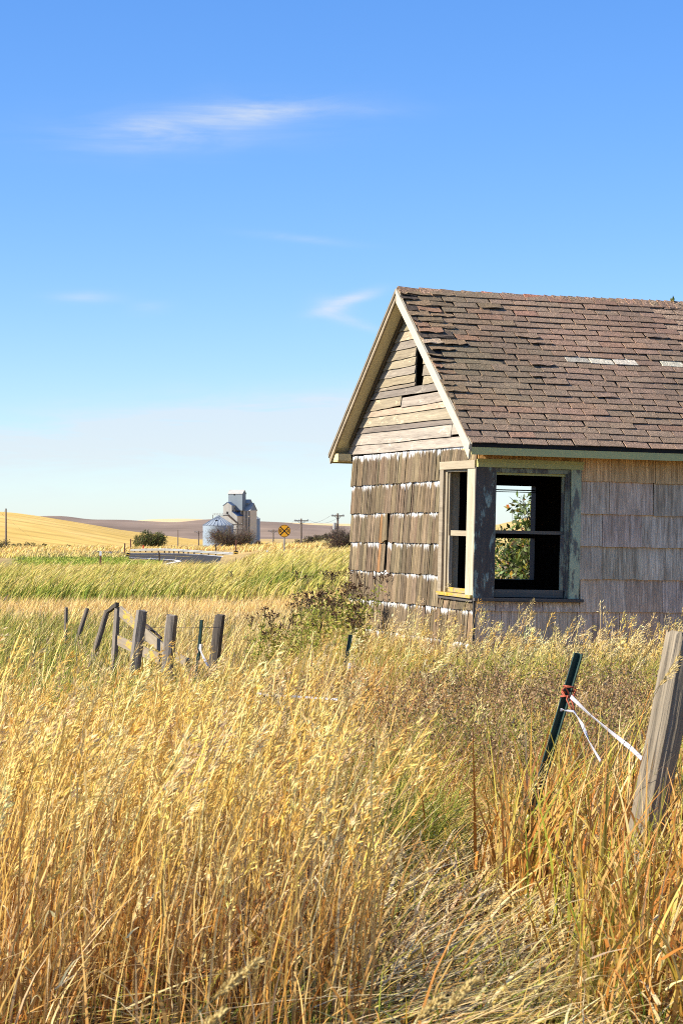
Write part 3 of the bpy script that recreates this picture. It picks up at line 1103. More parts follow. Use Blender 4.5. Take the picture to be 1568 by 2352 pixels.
wbox('meeting_rail', M['sash'], window, (0.223, 1.0515, 0.05, 0.092, 1.586, 1.622), (0.75, 0.72, 0.68))
wbox('bottom_rail', M['sash'], window, (0.223, 1.0515, 0.03, 0.066, 0.882, 0.966), (0.62, 0.62, 0.62))
wbox('sash_stile', M['green_worn'], window, (1.018, 1.0515, 0.03, 0.066, 0.967, 1.5855), (0.7, 0.7, 0.7))
wbox('sash_stile', M['green_worn'], window, (1.03, 1.0515, 0.055, 0.09, 1.6225, 2.2615), (0.8, 0.82, 0.8))
wbox('sash_stile', M['sash'], window, (0.223, 0.238, 0.03, 0.066, 0.967, 1.5855), (0.45, 0.45, 0.45))
wbox('top_rail', M['green'], window, (0.223, 1.0515, 0.03, 0.066, 2.236, 2.2615), (0.9, 0.95, 0.85))
wbox('sill', M['sill_dark'], window, (-0.03, 1.262, -0.075, 0.155, 0.836, 0.8715), (1, 1, 1), 0.003)

gwin = MB()
gwin.box(0.0, 0.15, GW[0] + 0.001, GW[1] - 0.001, 2.272, 2.299)
gwin.box(0.0, 0.15, 1.0, 1.059, 0.90, 2.271)
gwin.box(0.0, 0.15, 0.251, 0.268, 0.90, 2.271)
gwin.box(0.02, 0.04, 0.972, 0.9995, 0.95, 2.271)
window2 = gwin.build('window', M['post_cream'], house, color=(0.7, 0.66, 0.6))
window2['label'] = 'narrow gable window with pale bare casing, no glass'
wbox('head_casing', M['grey_trim'], window2, (-0.036, 0.0195, 0.0, 1.182, 2.3005, 2.388), (1.2, 1.15, 1.05), 0.003)
wbox('side_casing', M['grey_trim'], window2, (-0.030, 0.0195, 1.062, 1.176, 0.845, 2.30), (0.95, 0.9, 0.85), 0.003)
wbox('corner_board', M['post_cream'], window2, (-0.0305, 0.0195, 0.001, 0.250, 0.872, 2.30), (1.05, 1.02, 0.95), 0.002)
wbox('meeting_rail', M['grey_trim'], window2, (0.045, 0.09, 0.269, 0.9715, 1.546, 1.606), (1.15, 1.1, 1.0))
wbox('sash_stile', M['post_cream'], window2, (0.022, 0.06, 0.951, 0.9715, 0.955, 1.5455), (0.9, 0.9, 0.9))
wbox('bottom_rail', M['lichen_sill'], window2, (0.02, 0.065, 0.269, 0.9715, 0.905, 0.955), (1.1, 1.05, 0.9), 0.003)
wbox('sill', M['lichen_sill'], window2, (-0.06, 0.155, 0.0, 1.15, 0.862, 0.8995), (1, 0.95, 0.85), 0.004)
wbox('apron', M['sill_dark'], window2, (-0.035, -0.022, 0.0, 1.13, 0.822, 0.8615), (1, 1, 1), 0.004)

bwin = MB()
bwin.box(BW[0] + 0.001, BW[0] + 0.026, HW - 0.15, HW + 0.02, BW[2], BW[3] - 0.03)
bwin.box(BW[1] - 0.026, BW[1] - 0.001, HW - 0.15, HW + 0.02, BW[2], BW[3] - 0.03)
bwin.box(BW[0] + 0.001, BW[1] - 0.001, HW - 0.15, HW + 0.02, BW[3] - 0.0295, BW[3] - 0.001)
bwin.box(BW[0] + 0.001, BW[1] - 0.001, HW - 0.15, HW + 0.05, BW[2] + 0.001, BW[2] + 0.03)
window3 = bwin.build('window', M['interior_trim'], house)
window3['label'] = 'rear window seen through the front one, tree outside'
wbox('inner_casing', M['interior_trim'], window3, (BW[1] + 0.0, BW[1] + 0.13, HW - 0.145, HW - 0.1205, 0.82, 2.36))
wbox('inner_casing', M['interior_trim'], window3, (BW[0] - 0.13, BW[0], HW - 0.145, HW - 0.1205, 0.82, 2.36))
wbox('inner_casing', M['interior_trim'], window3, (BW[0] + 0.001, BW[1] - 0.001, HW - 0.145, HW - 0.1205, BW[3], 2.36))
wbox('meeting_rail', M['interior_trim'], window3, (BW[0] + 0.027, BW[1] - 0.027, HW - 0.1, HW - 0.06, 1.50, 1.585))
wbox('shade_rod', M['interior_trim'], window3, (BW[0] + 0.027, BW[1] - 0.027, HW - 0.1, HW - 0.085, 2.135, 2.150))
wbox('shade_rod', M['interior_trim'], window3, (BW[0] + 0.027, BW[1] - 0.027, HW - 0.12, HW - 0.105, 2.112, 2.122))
wbox('corner_trim', M['sill_dark'], gable_wall, (-0.024, -0.004, -0.022, -0.003, 0.0, 0.835), (0.8, 0.8, 0.8), 0.003)


def hpoint(x, y, z): return house.matrix_basis @ Vector((x, y, z))


bpy.context.view_layer.update()
HINV = house.matrix_world.inverted()
HM = np.array(HINV)


def in_house(P, margin=0.06):
    q = P @ HM[:3, :3].T + HM[:3, 3]
    return (q[:, 0] > -margin) & (q[:, 0] < HL + margin) & (q[:, 1] > -margin) & (q[:, 1] < HW + margin)

# ------------------------------------------------------------------ fences
def round_post(name, ptop, pbot, d, dia, label, group, mat, sink=0.7, n=14, rough=0.09, color=(1, 1, 1), d2=None):
    """weathered round post through two picture points at depth d, run on down into the ground"""
    a, b = at(*ptop, d), at(*pbot, d2 or d)
    dr = (b - a).normalized()
    g0 = gz(b.x, b.y)
    b = a + dr * ((a.z - g0 + 0.25) / -dr.z)
    m_ = MB()
    L = (b - a).length
    k = 9
    ptsl = [Vector((0, 0, L * i / (k - 1))) + Vector((random.uniform(-1, 1), random.uniform(-1, 1), 0)) * dia * 0.03 for i in range(k)]
    rad = [dia / 2 * (1.06 - 0.1 * i / (k - 1)) for i in range(k)]
    rad[-1] *= 0.97
    m_.tube(ptsl, rad, n, True, rough)
    for i in range(n):                                    # uneven, split top
        j = len(m_.v) - n + i
        x_, y_, z_ = m_.v[j]
        m_.v[j] = (x_, y_, z_ + random.uniform(-0.35, 0.15) * dia * 0.5)
    o = m_.build(name, mat, color=color)
    o.location = b
    o.rotation_euler = (-dr).to_track_quat('Z', 'Y').to_euler()
    return tag(o, label, 'fence post', group)


GP = 'old wooden fence posts'
near_post = round_post('wooden_fence_post', (1568, 1456), (1511, 1764), 9.4, 0.150, 'thick split grey fence post leaning by the picture edge below the house wall', GP, M['fence_wood_near'], n=44, rough=0.055)
round_post('wooden_fence_post', (271.5, 1393), (265, 1485), 31, 0.098, 'thin grey fence post at the top end of the fallen diagonal board', GP, M['fence_wood'], color=(1.2, 1.15, 1.1))
round_post('wooden_fence_post', (326, 1401), (313, 1512), 28, 0.145, 'grey fence post in the middle of the broken gate boards', GP, M['fence_wood'])
round_post('wooden_fence_post', (396, 1413), (386, 1530), 27, 0.150, 'grey fence post with rounded top at the lower end of the broken gate', GP, M['fence_wood'], color=(1.05, 1.02, 1))
round_post('wooden_fence_post', (506, 1412), (496, 1490), 29, 0.150, 'dark leaning fence post right of the left green steel post', GP, M['fence_wood'], color=(0.55, 0.52, 0.5))
round_post('wooden_fence_post', (247, 1402), (231, 1455), 32, 0.085, 'grey post leaning behind the broken gate, half hidden by grass', GP, M['fence_wood'], color=(0.8, 0.75, 0.7))
round_post('wooden_fence_post', (201, 1397), (190, 1432), 38, 0.075, 'small tilted post in pale grass left of the broken gate', GP, M['fence_wood'], color=(0.8, 0.75, 0.7))
round_post('wooden_fence_post', (153, 1395), (152, 1445), 38, 0.060, 'thin upright post farthest left along the old fence', GP, M['fence_wood'], color=(0.85, 0.8, 0.75))
round_post('wooden_fence_post', (88, 1323), (86, 1334), 80, 0.11, 'dark post stub on the far left in the green bank', GP, M['fence_wood'], color=(0.5, 0.48, 0.45))
round_post('wooden_fence_post', (529, 1312), (533, 1330), 80, 0.13, 'dark post stub sticking out of the yellow bank below the guardrail end', GP, M['fence_wood'], color=(0.5, 0.48, 0.45))

gate = empty('broken_gate', at(330, 1500, 28.2))
tag(gate, 'collapsed gate of grey lichen spotted boards hung between the old posts', 'gate')
G0 = gate.location


def gboard(name, p0, p1, d0, d1, w, t=0.028, mat=None, color=(1, 1, 1)):
    a, b = at(*p0, d0), at(*p1, d1)
    L = (b - a).length
    m_ = MB()
    n = 8
    v, f = [], []
    for s in range(n):
        x_ = L * s / (n - 1)
        v += [(x_, -t / 2, -w / 2 + random.uniform(-.008, .008)), (x_, t / 2, -w / 2), (x_, t / 2, w / 2), (x_, -t / 2, w / 2 + random.uniform(-.008, .008))]
    for s in range(n - 1):
        for e in range(4): f.append((4 * s + e, 4 * s + (e + 1) % 4, 4 * s + 4 + (e + 1) % 4, 4 * s + 4 + e))
    f += [(0, 3, 2, 1), (4 * n - 4, 4 * n - 3, 4 * n - 2, 4 * n - 1)]
    o = m_.add(v, f).build(name, mat or M['fence_board'], gate, color=color)
    o.location = a - G0
    o.rotation_euler = (b - a).to_track_quat('X', 'Z').to_euler()
    return o


gboard('board', (277, 1404), (384, 1498), 29.6, 27.8, 0.145, color=(1.0, 0.97, 0.92))
gboard('board', (272, 1471), (392, 1524), 29.6, 27.8, 0.130, color=(1.0, 0.95, 0.9))
gboard('board', (405, 1508), (436, 1524), 27.6, 27.0, 0.11, color=(0.95, 0.9, 0.85))
gboard('brace', (336, 1434), (371, 1466), 28.7, 28.4, 0.020, 0.03, M['wire'])
gboard('brace', (332, 1470), (347, 1444), 28.6, 28.5, 0.055, 0.03, M['fence_wood'], (0.5, 0.5, 0.5))
gboard('brace', (249, 1404), (270, 1388), 31.5, 30.9, 0.05, 0.05, M['fence_wood'], (0.35, 0.33, 0.3))


def strand(name, pl, r, mat, label, cat, group=None, n=5):
    return tag(MB().tube(pl, r, n).build(name, mat, smooth=True), label, cat, group)


strand('fence_wire', [at(276, 1440, 30.5), at(330, 1440.5, 28.6), at(395, 1441, 27.3), at(465, 1442, 27.4), at(503, 1441, 28.7)], 0.004, M['wire'], 'single rusty wire strung level across the old wooden posts', 'wire')


def steel_post(ptop, pbot, d, label, w=0.045, ins=None, group='green steel fence posts', yaw=0.3, studs=True):
    a, b = at(*ptop, d), at(*pbot, d)
    dr = (b - a).normalized()
    b = a + dr * ((a.z - gz(b.x, b.y) + 0.2) / -dr.z)
    L = (b - a).length
    root = empty('steel_fence_post', b)
    root.rotation_euler = ((-dr).to_track_quat('Z', 'Y').to_matrix() @ Matrix.Rotation(yaw, 3, 'Z')).to_euler()
    tag(root, label, 'fence post', group)
    MB().box(-w / 2, w / 2, -0.002, 0.004, 0, L).box(-0.003, 0.003, 0.0041, 0.034, 0, L - 0.002).build('shaft', M['steel_green'], root)
    if studs:
        z_ = 0.3
        while z_ < L - 0.03:
            MB().box(-0.007, 0.007, -0.009, -0.0021, z_, z_ + 0.014).build('stud', M['steel_green'], root)
            z_ += 0.16
    if ins is not None:
        zz = L - ins
        clip = MB().box(-w * 0.75, w * 0.75, -0.016, -0.0095, zz - 0.022, zz + 0.022).box(-w * 1.6, -w * 0.76, -0.03, -0.006, zz - 0.026, zz + 0.026).box(w * 0.76, w * 0.9, -0.014, 0.02, zz - 0.016, zz + 0.016)
        clip.build('insulator', M['white_plastic'], root)
    return root, a, b, dr


near_t, ta, tb, tdr = steel_post((1331, 1501), (1264, 1728), 10.2, 'dark green steel post leaning hard with orange twine round it', 0.046, yaw=0.55)
steel_post((808, 1458), (789, 1566), 22.0, 'dark green steel post leaning at the left corner of the house', 0.050, ins=0.31, yaw=0.2)
steel_post((466, 1424), (456, 1532), 25.0, 'upright dark green steel post between two old wooden posts', 0.052, ins=0.30, yaw=-0.2)

# twine and tape on the near steel post
k0 = at(1304, 1592, 10.17)
ax = -tdr
sx_ = Vector((1, 0, 0)) - ax * ax.x
sx_.normalize()
sy_ = ax.cross(sx_)
coil = []
for i in range(70):
    a_ = i * 0.62
    rr = 0.029 + 0.006 * random.random()
    coil.append(k0 + sx_ * math.cos(a_) * rr + sy_ * math.sin(a_) * rr + ax * (0.030 * math.sin(i * 0.21) + random.uniform(-.006, .006)))
tw = MB().tube(coil, 0.0026, 5)
tw.tube([k0 + sx_ * 0.01 - sy_ * 0.03, at(1311, 1607, 10.13), at(1316, 1622, 10.12), at(1318, 1634, 10.12)], 0.004, 5)
tw.tube([k0 + sx_ * 0.0 - sy_ * 0.03, at(1300, 1606, 10.13), at(1309, 1625, 10.12), at(1317, 1634, 10.12)], 0.004, 5)
tw.tube([k0 - sx_ * 0.02 - sy_ * 0.03, at(1290, 1584, 10.12), at(1297, 1578, 10.12), k0 - sy_ * 0.035], 0.004, 5)
tag(tw.build('baling_twine', M['twine'], smooth=True), 'knot of orange baling twine tied round the leaning steel post', 'twine')


def tape(pl, w, label, twist=2.0, ph=0.0):
    """flat woven fence tape, twisting along its run"""
    pl = [Vector(p) for p in pl]
    n = 40
    seg = []
    for i in range(n):
        t = i / (n - 1) * (len(pl) - 1)
        k = min(int(t), len(pl) - 2)
        seg.append(pl[k].lerp(pl[k + 1], t - k))
    v, f = [], []
    for i, p in enumerate(seg):
        dr_ = (seg[min(i + 1, n - 1)] - seg[max(i - 1, 0)]).normalized()
        s1 = dr_.cross(Vector((0, 1, 0))).normalized()
        s2 = dr_.cross(s1)
        a_ = ph + twist * math.sin(i / n * 5.0)
        u = s1 * math.cos(a_) + s2 * math.sin(a_)
        nn = dr_.cross(u) * 0.0012
        v += [p - u * w / 2 - nn, p + u * w / 2 - nn, p + u * w / 2 + nn, p - u * w / 2 + nn]
    for i in range(n - 1):
        for e in range(4): f.append((4 * i + e, 4 * i + (e + 1) % 4, 4 * i + 4 + (e + 1) % 4, 4 * i + 4 + e))
    return tag(MB().add(v, f).build('fence_tape', M['tape']), label, 'fence tape')


tape([at(1310, 1600, 10.12), at(1352, 1640, 10.0), at(1400, 1680, 9.85), at(1445, 1716, 9.7), at(1475, 1745, 9.55)], 0.019, 'broad white fence tape running from the twine knot to the thick wooden post', 0.9, 0.4)
tape([at(1286, 1630, 10.12), at(1300, 1632, 10.11), at(1317, 1634, 10.1), at(1336, 1664, 10.0), at(1352, 1704, 9.9), at(1378, 1748, 9.8)], 0.014, 'thin white fence tape hanging down from the orange twine into the grass', 2.2)
tape([at(590, 1592, 15.5), at(620, 1597, 15.4), at(680, 1600, 15.3), at(740, 1604, 15.2), at(775, 1607, 15.1)], 0.014, 'white fence tape lying low across the grass in front of the house', 0.6)
tape([at(459, 1487, 24.9), at(463, 1500, 24.85), at(470, 1515, 24.8), at(478, 1530, 24.75)], 0.03, 'loose white tape end hanging from the upright steel post', 1.0)


# ------------------------------------------------------------------ railroad sign
sg = at(653, 1276, 150)
sg.z = gz(sg.x, sg.y)
sign = empty('railroad_crossing_sign', sg)
tag(sign, 'round yellow railroad crossing warning sign with black cross and two letters R', 'sign')
sc_ = at(652.5, 1219.5, 150).z - sg.z
MB().tube([(0, 0, -0.4), (0, 0, sc_ - 0.30)], 0.045, 8).build('post', M['sign_post'], sign)
SR = 0.43
nseg = 40


def disc(r, y0, y1):
    m_ = MB()
    v = [(r * math.cos(2 * math.pi * i / nseg), y, sc_ + r * math.sin(2 * math.pi * i / nseg)) for y in (y0, y1) for i in range(nseg)]
    f = [tuple(range(nseg)), tuple(range(2 * nseg - 1, nseg - 1, -1))] + [(i, nseg + i, nseg + (i + 1) % nseg, (i + 1) % nseg) for i in range(nseg)]
    return m_.add(v, f)


disc(SR, -0.055, -0.048).build('panel', M['sign_yellow'], sign)
ring = MB()
v, f = [], []
for i in range(nseg):
    a_ = 2 * math.pi * i / nseg
    for r_ in (SR - 0.045, SR - 0.015): v.append((r_ * math.cos(a_), -0.0565, sc_ + r_ * math.sin(a_)))
for i in range(nseg):
    j = (i + 1) % nseg
    f.append((2 * i, 2 * j, 2 * j + 1, 2 * i + 1))
ring.add(v, f).build('border', M['sign_black'], sign)
cr = MB()
for a_, yv in ((math.radians(45), -0.0575), (math.radians(-45), -0.0590)):
    L, w = SR - 0.05, 0.036
    dx, dz = math.cos(a_), math.sin(a_)
    cr.add([(dx * L - dz * w, yv, sc_ + dz * L + dx * w), (-dx * L - dz * w, yv, sc_ - dz * L + dx * w), (-dx * L + dz * w, yv, sc_ - dz * L - dx * w), (dx * L + dz * w, yv, sc_ + dz * L - dx * w)], [(0, 1, 2, 3)])
cr.build('cross', M['sign_black'], sign)
for sx in (-1, 1):                                        # the two letters R, drawn stroke by stroke
    lr = MB()
    cx0 = sx * 0.265
    h, w, t = 0.15, 0.085, 0.036

    def st(x0, z0, x1, z1, tt_=t, yy_=-0.0600):
        d_ = Vector((x1 - x0, 0, z1 - z0)).normalized()
        n_ = Vector((-d_.z, 0, d_.x)) * tt_ / 2
        A, B = Vector((cx0 + x0, yy_, sc_ + z0)), Vector((cx0 + x1, yy_, sc_ + z1))
        lr.add([A + n_, A - n_, B - n_, B + n_], [(0, 1, 2, 3)])
    st(-w * 0.75, -h * 0.72, -w * 0.75, h * 0.72)
    st(-w * 0.9, h * 0.62, w * 0.35, h * 0.62, t, -0.0602)
    st(-w * 0.9, 0.0, w * 0.35, 0.0, t, -0.0602)
    st(w * 0.25, h * 0.68, w * 0.72, h * 0.40, t, -0.0604)
    st(w * 0.66, h * 0.45, w * 0.66, h * 0.15, t, -0.0606)
    st(w * 0.72, h * 0.22, w * 0.25, -h * 0.06, t, -0.0608)
    st(-w * 0.05, -h * 0.02, w * 0.80, -h * 0.72, t, -0.0610)
    lr.build('letter', M['sign_black'], sign)


# ------------------------------------------------------------------ guardrails and roadside markers
def guardrail(tops, d0, d1, label, flip=False, spacing=1.9, end=True):
    n = len(tops)
    T = [at(px, py, d0 + (d1 - d0) * i / (n - 1)) for i, (px, py) in enumerate(tops)]
    root = empty('guardrail', (T[0].x, T[0].y, gz(T[0].x, T[0].y)))
    tag(root, label, 'guardrail', 'road guardrails')
    o0 = root.location
    prof = [(0, 0.0), (-0.07, -0.05), (-0.07, -0.10), (0, -0.145), (-0.07, -0.19), (-0.07, -0.24), (0, -0.29)]
    v, f = [], []
    for i, p in enumerate(T):
        dr_ = (T[min(i + 1, n - 1)] - T[max(i - 1, 0)]).normalized()
        nn = Vector((dr_.y, -dr_.x, 0)).normalized()
        for y_, z_ in prof: v.append(p + nn * -y_ + Vector((0, 0, z_)) - o0)
        for y_, z_ in prof: v.append(p + nn * (-y_ - 0.012) + Vector((0, 0, z_)) - o0)
    m_ = len(prof)
    for i in range(n - 1):
        for k in range(m_ - 1):
            a_, b_ = 2 * m_ * i + k, 2 * m_ * (i + 1) + k
            f.append((a_, b_, b_ + 1, a_ + 1)); f.append((a_ + m_, a_ + m_ + 1, b_ + m_ + 1, b_ + m_))
    MB().add(v, f).build('rail', M['galv'], root)
    L = [0]
    for a_, b_ in zip(T[:-1], T[1:]): L.append(L[-1] + (b_ - a_).length)
    s = 0.3
    while s < L[-1]:
        k = max(i for i in range(n) if L[i] <= s)
        k = min(k, n - 2)
        p = T[k].lerp(T[k + 1], (s - L[k]) / (L[k + 1] - L[k]))
        dr_ = (T[k + 1] - T[k]).normalized()
        nn = Vector((dr_.y, -dr_.x, 0)).normalized() * (-1)
        q = p + nn * 0.12 - o0
        zb = min(gz(p.x, p.y), p.z - 0.6) - o0.z - 0.3
        MB().box(q.x - 0.075, q.x + 0.075, q.y - 0.09, q.y + 0.09, zb, q.z + 0.04).build('post', M['rail_post'], root)
        s += spacing
    return root, T


gr1, GT = guardrail([(294, 1261.5), (330, 1260.2), (374, 1259.8), (405, 1260.8), (436, 1262.8), (486, 1266.3), (536, 1269.4)], 282, 252, 'long pale steel guardrail arching along the far road edge')
gr2, GT2 = guardrail([(218, 1266), (245, 1266.2), (270, 1267.5), (288, 1269)], 262, 246, 'short dark guardrail seen from behind its posts, left of the road')
for p_ in gr2.children:
    if p_.name.startswith('rail'): p_.data.materials[0] = M['rail_post']
    else: p_.data.materials[0] = M['galv']; p_.scale = (0.7, 1, 1)


def striped_board(pos, w, h, label):
    b = empty('hazard_marker', (pos.x, pos.y, gz(pos.x, pos.y)))
    tag(b, label, 'road marker', 'striped hazard boards')
    z0 = pos.z - b.location.z - h / 2
    MB().box(-w / 2, w / 2, -0.02, 0.0, z0, z0 + h).build('board', M['sign_black'], b)
    MB().box(-0.05, 0.05, 0.001, 0.08, -0.3, z0 + h).build('post', M['rail_post'], b)
    for i in range(3):
        c0 = z0 + h * (0.12 + 0.30 * i)
        MB().add([(-w / 2, -0.024, c0), (w / 2, -0.024, c0 - 0.16 * h), (w / 2, -0.024, c0 + 0.0 * h), (-w / 2, -0.024, c0 + 0.16 * h)], [(0, 1, 2, 3)]).build('stripe', M['line_yellow'], b)


striped_board(at(542, 1272.5, 250.5), 0.5, 0.75, 'black and yellow striped board on the near end of the long guardrail')
striped_board(at(294, 1277, 249), 0.45, 0.7, 'black and yellow striped board between the short and long guardrails')


def marker(px, ytop, ybot, d, w, label, mat, cap=None, caph=0.25):
    p = at(px, ybot, d)
    g0 = min(gz(p.x, p.y), p.z)
    root = empty('marker_post', (p.x, p.y, g0))
    tag(root, label, 'marker post', 'roadside marker posts')
    h = at(px, ytop, d).z - g0
    e = caph if cap else 0
    MB().box(-w / 2, w / 2, -0.02, 0.02, -0.2, h - e).build('stake', mat, root)
    if cap: MB().box(-w / 2 - 0.004, w / 2 + 0.004, -0.024, 0.024, h - e + 0.002, h).build('reflector', cap, root)


marker(231.5, 1266, 1299, 120, 0.11, 'brown marker post with white top beside the green lawn', M['marker_brown'], M['white_plastic'], 0.24)
marker(287, 1248, 1277, 246, 0.16, 'thin dark post at the left end of the long guardrail', M['marker_brown'])
marker(300.5, 1238, 1260, 290, 0.17, 'thin dark post in front of the round green bush', M['marker_brown'])
marker(366.5, 1269, 1293, 215, 0.18, 'short dark post standing in front of the asphalt', M['rail_post'])
marker(542, 1240, 1266, 262, 0.17, 'thin dark post beside the bare shrub near the grain bin', M['marker_brown'])
marker(329.5, 1252.5, 1261, 290, 0.18, 'small red marker post behind the guardrail', M['marker_red'])
marker(613.5, 1264, 1278, 165, 0.10, 'little grey marker post with pale top left of the yellow sign', M['marker_brown'], M['white_plastic'], 0.15)
marker(496, 1250, 1262, 290, 0.15, 'dark stake behind the guardrail below the grain bin', M['rail_post'])
marker(238, 1257, 1266, 285, 0.14, 'faint thin stake behind the short guardrail', M['marker_brown'])


# ------------------------------------------------------------------ utility poles
def pole(px, ytop, d, base_py, label, arm=2.4, ang=0.0, arms=1, can=False):
    t, b = at(px, ytop, d), at(px, base_py, d)
    g0 = min(gz(b.x, b.y), b.z)
    root = empty('utility_pole', (b.x, b.y, g0))
    root.rotation_euler = (0, 0, ang)
    tag(root, label, 'utility pole', 'utility poles along the road')
    h = t.z - g0
    MB().tube([(0, 0, -1), (0, 0, h * 0.5), (0, 0, h)], [0.19, 0.16, 0.13], 8).build('shaft', M['pole_wood'], root)
    tips = []
    for k in range(arms):
        z_ = h - 0.35 - 1.1 * k
        if arm:
            ca = MB().box(-arm / 2, arm / 2, -0.22, -0.12, z_ - 0.08, z_ + 0.08).build('crossarm', M['pole_wood'], root)
            for x_ in (-arm / 2 + 0.12, -arm / 5, arm / 2 - 0.12):
                MB().tube([(x_, -0.17, z_ + 0.081), (x_, -0.17, z_ + 0.24)], [0.07, 0.05], 6).build('insulator', M['insulator'], ca)
                tips.append(Matrix.Rotation(ang, 4, 'Z') @ Vector((x_, -0.17, z_ + 0.24)) + root.location)
            MB().bar((-arm * 0.28, -0.1, z_), (0, -0.1, z_ - 0.55), 0.05, 0.04).build('brace', M['pole_wood'], root)
            MB().bar((arm * 0.28, -0.1, z_), (0, -0.1, z_ - 0.55), 0.05, 0.04).build('brace', M['pole_wood'], root)
    if can:
        MB().tube([(-0.45, 0, h - 2.3), (-0.45, 0, h - 1.3)], 0.24, 10).build('transformer', M['galv'], root)
    if not tips: tips = [root.location + Vector((0, 0, h))] * 3
    return tips


pA = pole(14.5, 1168, 380, 1253, 'tall bare pole standing alone at the left picture edge', 0)
pB = pole(409, 1217, 640, 1262, 'plain pole left of the grain bin on the golden slope', 0)
pC = pole(456.5, 1219, 600, 1262, 'pole with crossarm and pale insulators beside the large grain bin', 2.6, 0.2, 1)
pD = pole(545, 1201, 470, 1262, 'pole with two crossarms right in front of the grain elevator', 2.3, 0.2, 2)
pE = pole(627.5, 1216, 470, 1266, 'short pole with crossarm left of the yellow sign', 2.5, 0.3)
pF = pole(691.5, 1191, 330, 1268, 'tall slightly leaning pole with crossarm right of the yellow sign', 2.2, 0.3)
pG = pole(775.5, 1179, 300, 1268, 'tall pole with crossarm and transformer above the brown thicket', 1.75, 0.15, 1, True)


def cable(a, b, sag, label):
    P = [a.lerp(b, t / 10) - Vector((0, 0, sag * 4 * (t / 10) * (1 - t / 10))) for t in range(11)]
    strand('power_cable', P, 0.018, M['cable'], label, 'cable', 'overhead cables', 4)


cable(pE[0], pF[0], 1.2, 'overhead cable from the short pole to the leaning pole, outer side')
cable(pF[0], pG[0], 0.9, 'overhead cable from the leaning pole to the transformer pole, outer side')
cable(pF[2], pG[2], 0.9, 'overhead cable from the leaning pole to the transformer pole, near side')
cable(pE[2], pF[2], 1.2, 'overhead cable from the short pole to the leaning pole, near side')
cable(pA[0], Vector((-150, 950, 6)), 2.0, 'overhead cable running right from the lone left pole over the hill')


# ------------------------------------------------------------------ grain elevator and bins
def corr_mat(name, col, rough, metal, freq, axis='Z'):
    m, nt, bs = new_mat(name)
    g = N(nt)
    v = g.coords(spread=0)
    n1 = g.noise(v, 0.35, 5, 0.7, (1, 1, 0.3))
    wv = g.node('ShaderNodeTexWave', wave_type='BANDS', bands_direction=axis)
    wv.inputs['Scale'].default_value = freq
    g.put(wv.inputs['Vector'], v)
    cl_ = g.mix(n1, [x_ * 0.78 for x_ in col], [min(1, x_ * 1.18) for x_ in col])
    cl_ = g.mix(1.0, cl_, g.ramp(wv.outputs['Fac'], [(0, 0.86), (1, 1.06)]), 'MULTIPLY')
    g.put(bs.inputs['Base Color'], cl_)
    bs.inputs['Roughness'].default_value = rough
    bs.inputs['Metallic'].default_value = metal
    g.put(bs.inputs['Normal'], g.bump(wv.outputs['Fac'], 0.4, 0.05))
    return m


M['bin_wall'] = corr_mat('corrugated_bin', (0.27, 0.33, 0.39), 0.6, 0.0, 1.6)
M['bin_roof'] = corr_mat('bin_roof', (0.28, 0.32, 0.36), 0.6, 0.0, 0.1)
M['elev_metal'] = corr_mat('grey_sheet_metal', (0.22, 0.26, 0.29), 0.7, 0.0, 0.9, 'X')
M['elev_pale'] = corr_mat('pale_sheet_metal', (0.38, 0.36, 0.32), 0.75, 0.0, 0.7, 'X')
M['elev_tan'] = corr_mat('tan_cribbing', (0.78, 0.63, 0.44), 0.8, 0.0, 0.9)
M['elev_roof'] = plain('white_rusty_roof', (0.40, 0.385, 0.35), 0.7, noise=(0.9, 0.35))
M['elev_sky_blue'] = plain('sky_tinted_metal_roof', (0.10, 0.16, 0.27), 0.45, 0.2, (0.8, 0.2))  # metal roof, the sky it mirrors put into its base colour
M['dark_open'] = plain('dark_opening', (0.015, 0.014, 0.014), 0.9)

S6 = 0.10398 / F * 660          # metres per pixel of the close-up the elevator was measured on


def e6(zx, zy, d=660): return at(451.6 + zx * 0.1040, 1110.1 + zy * 0.10398, d)


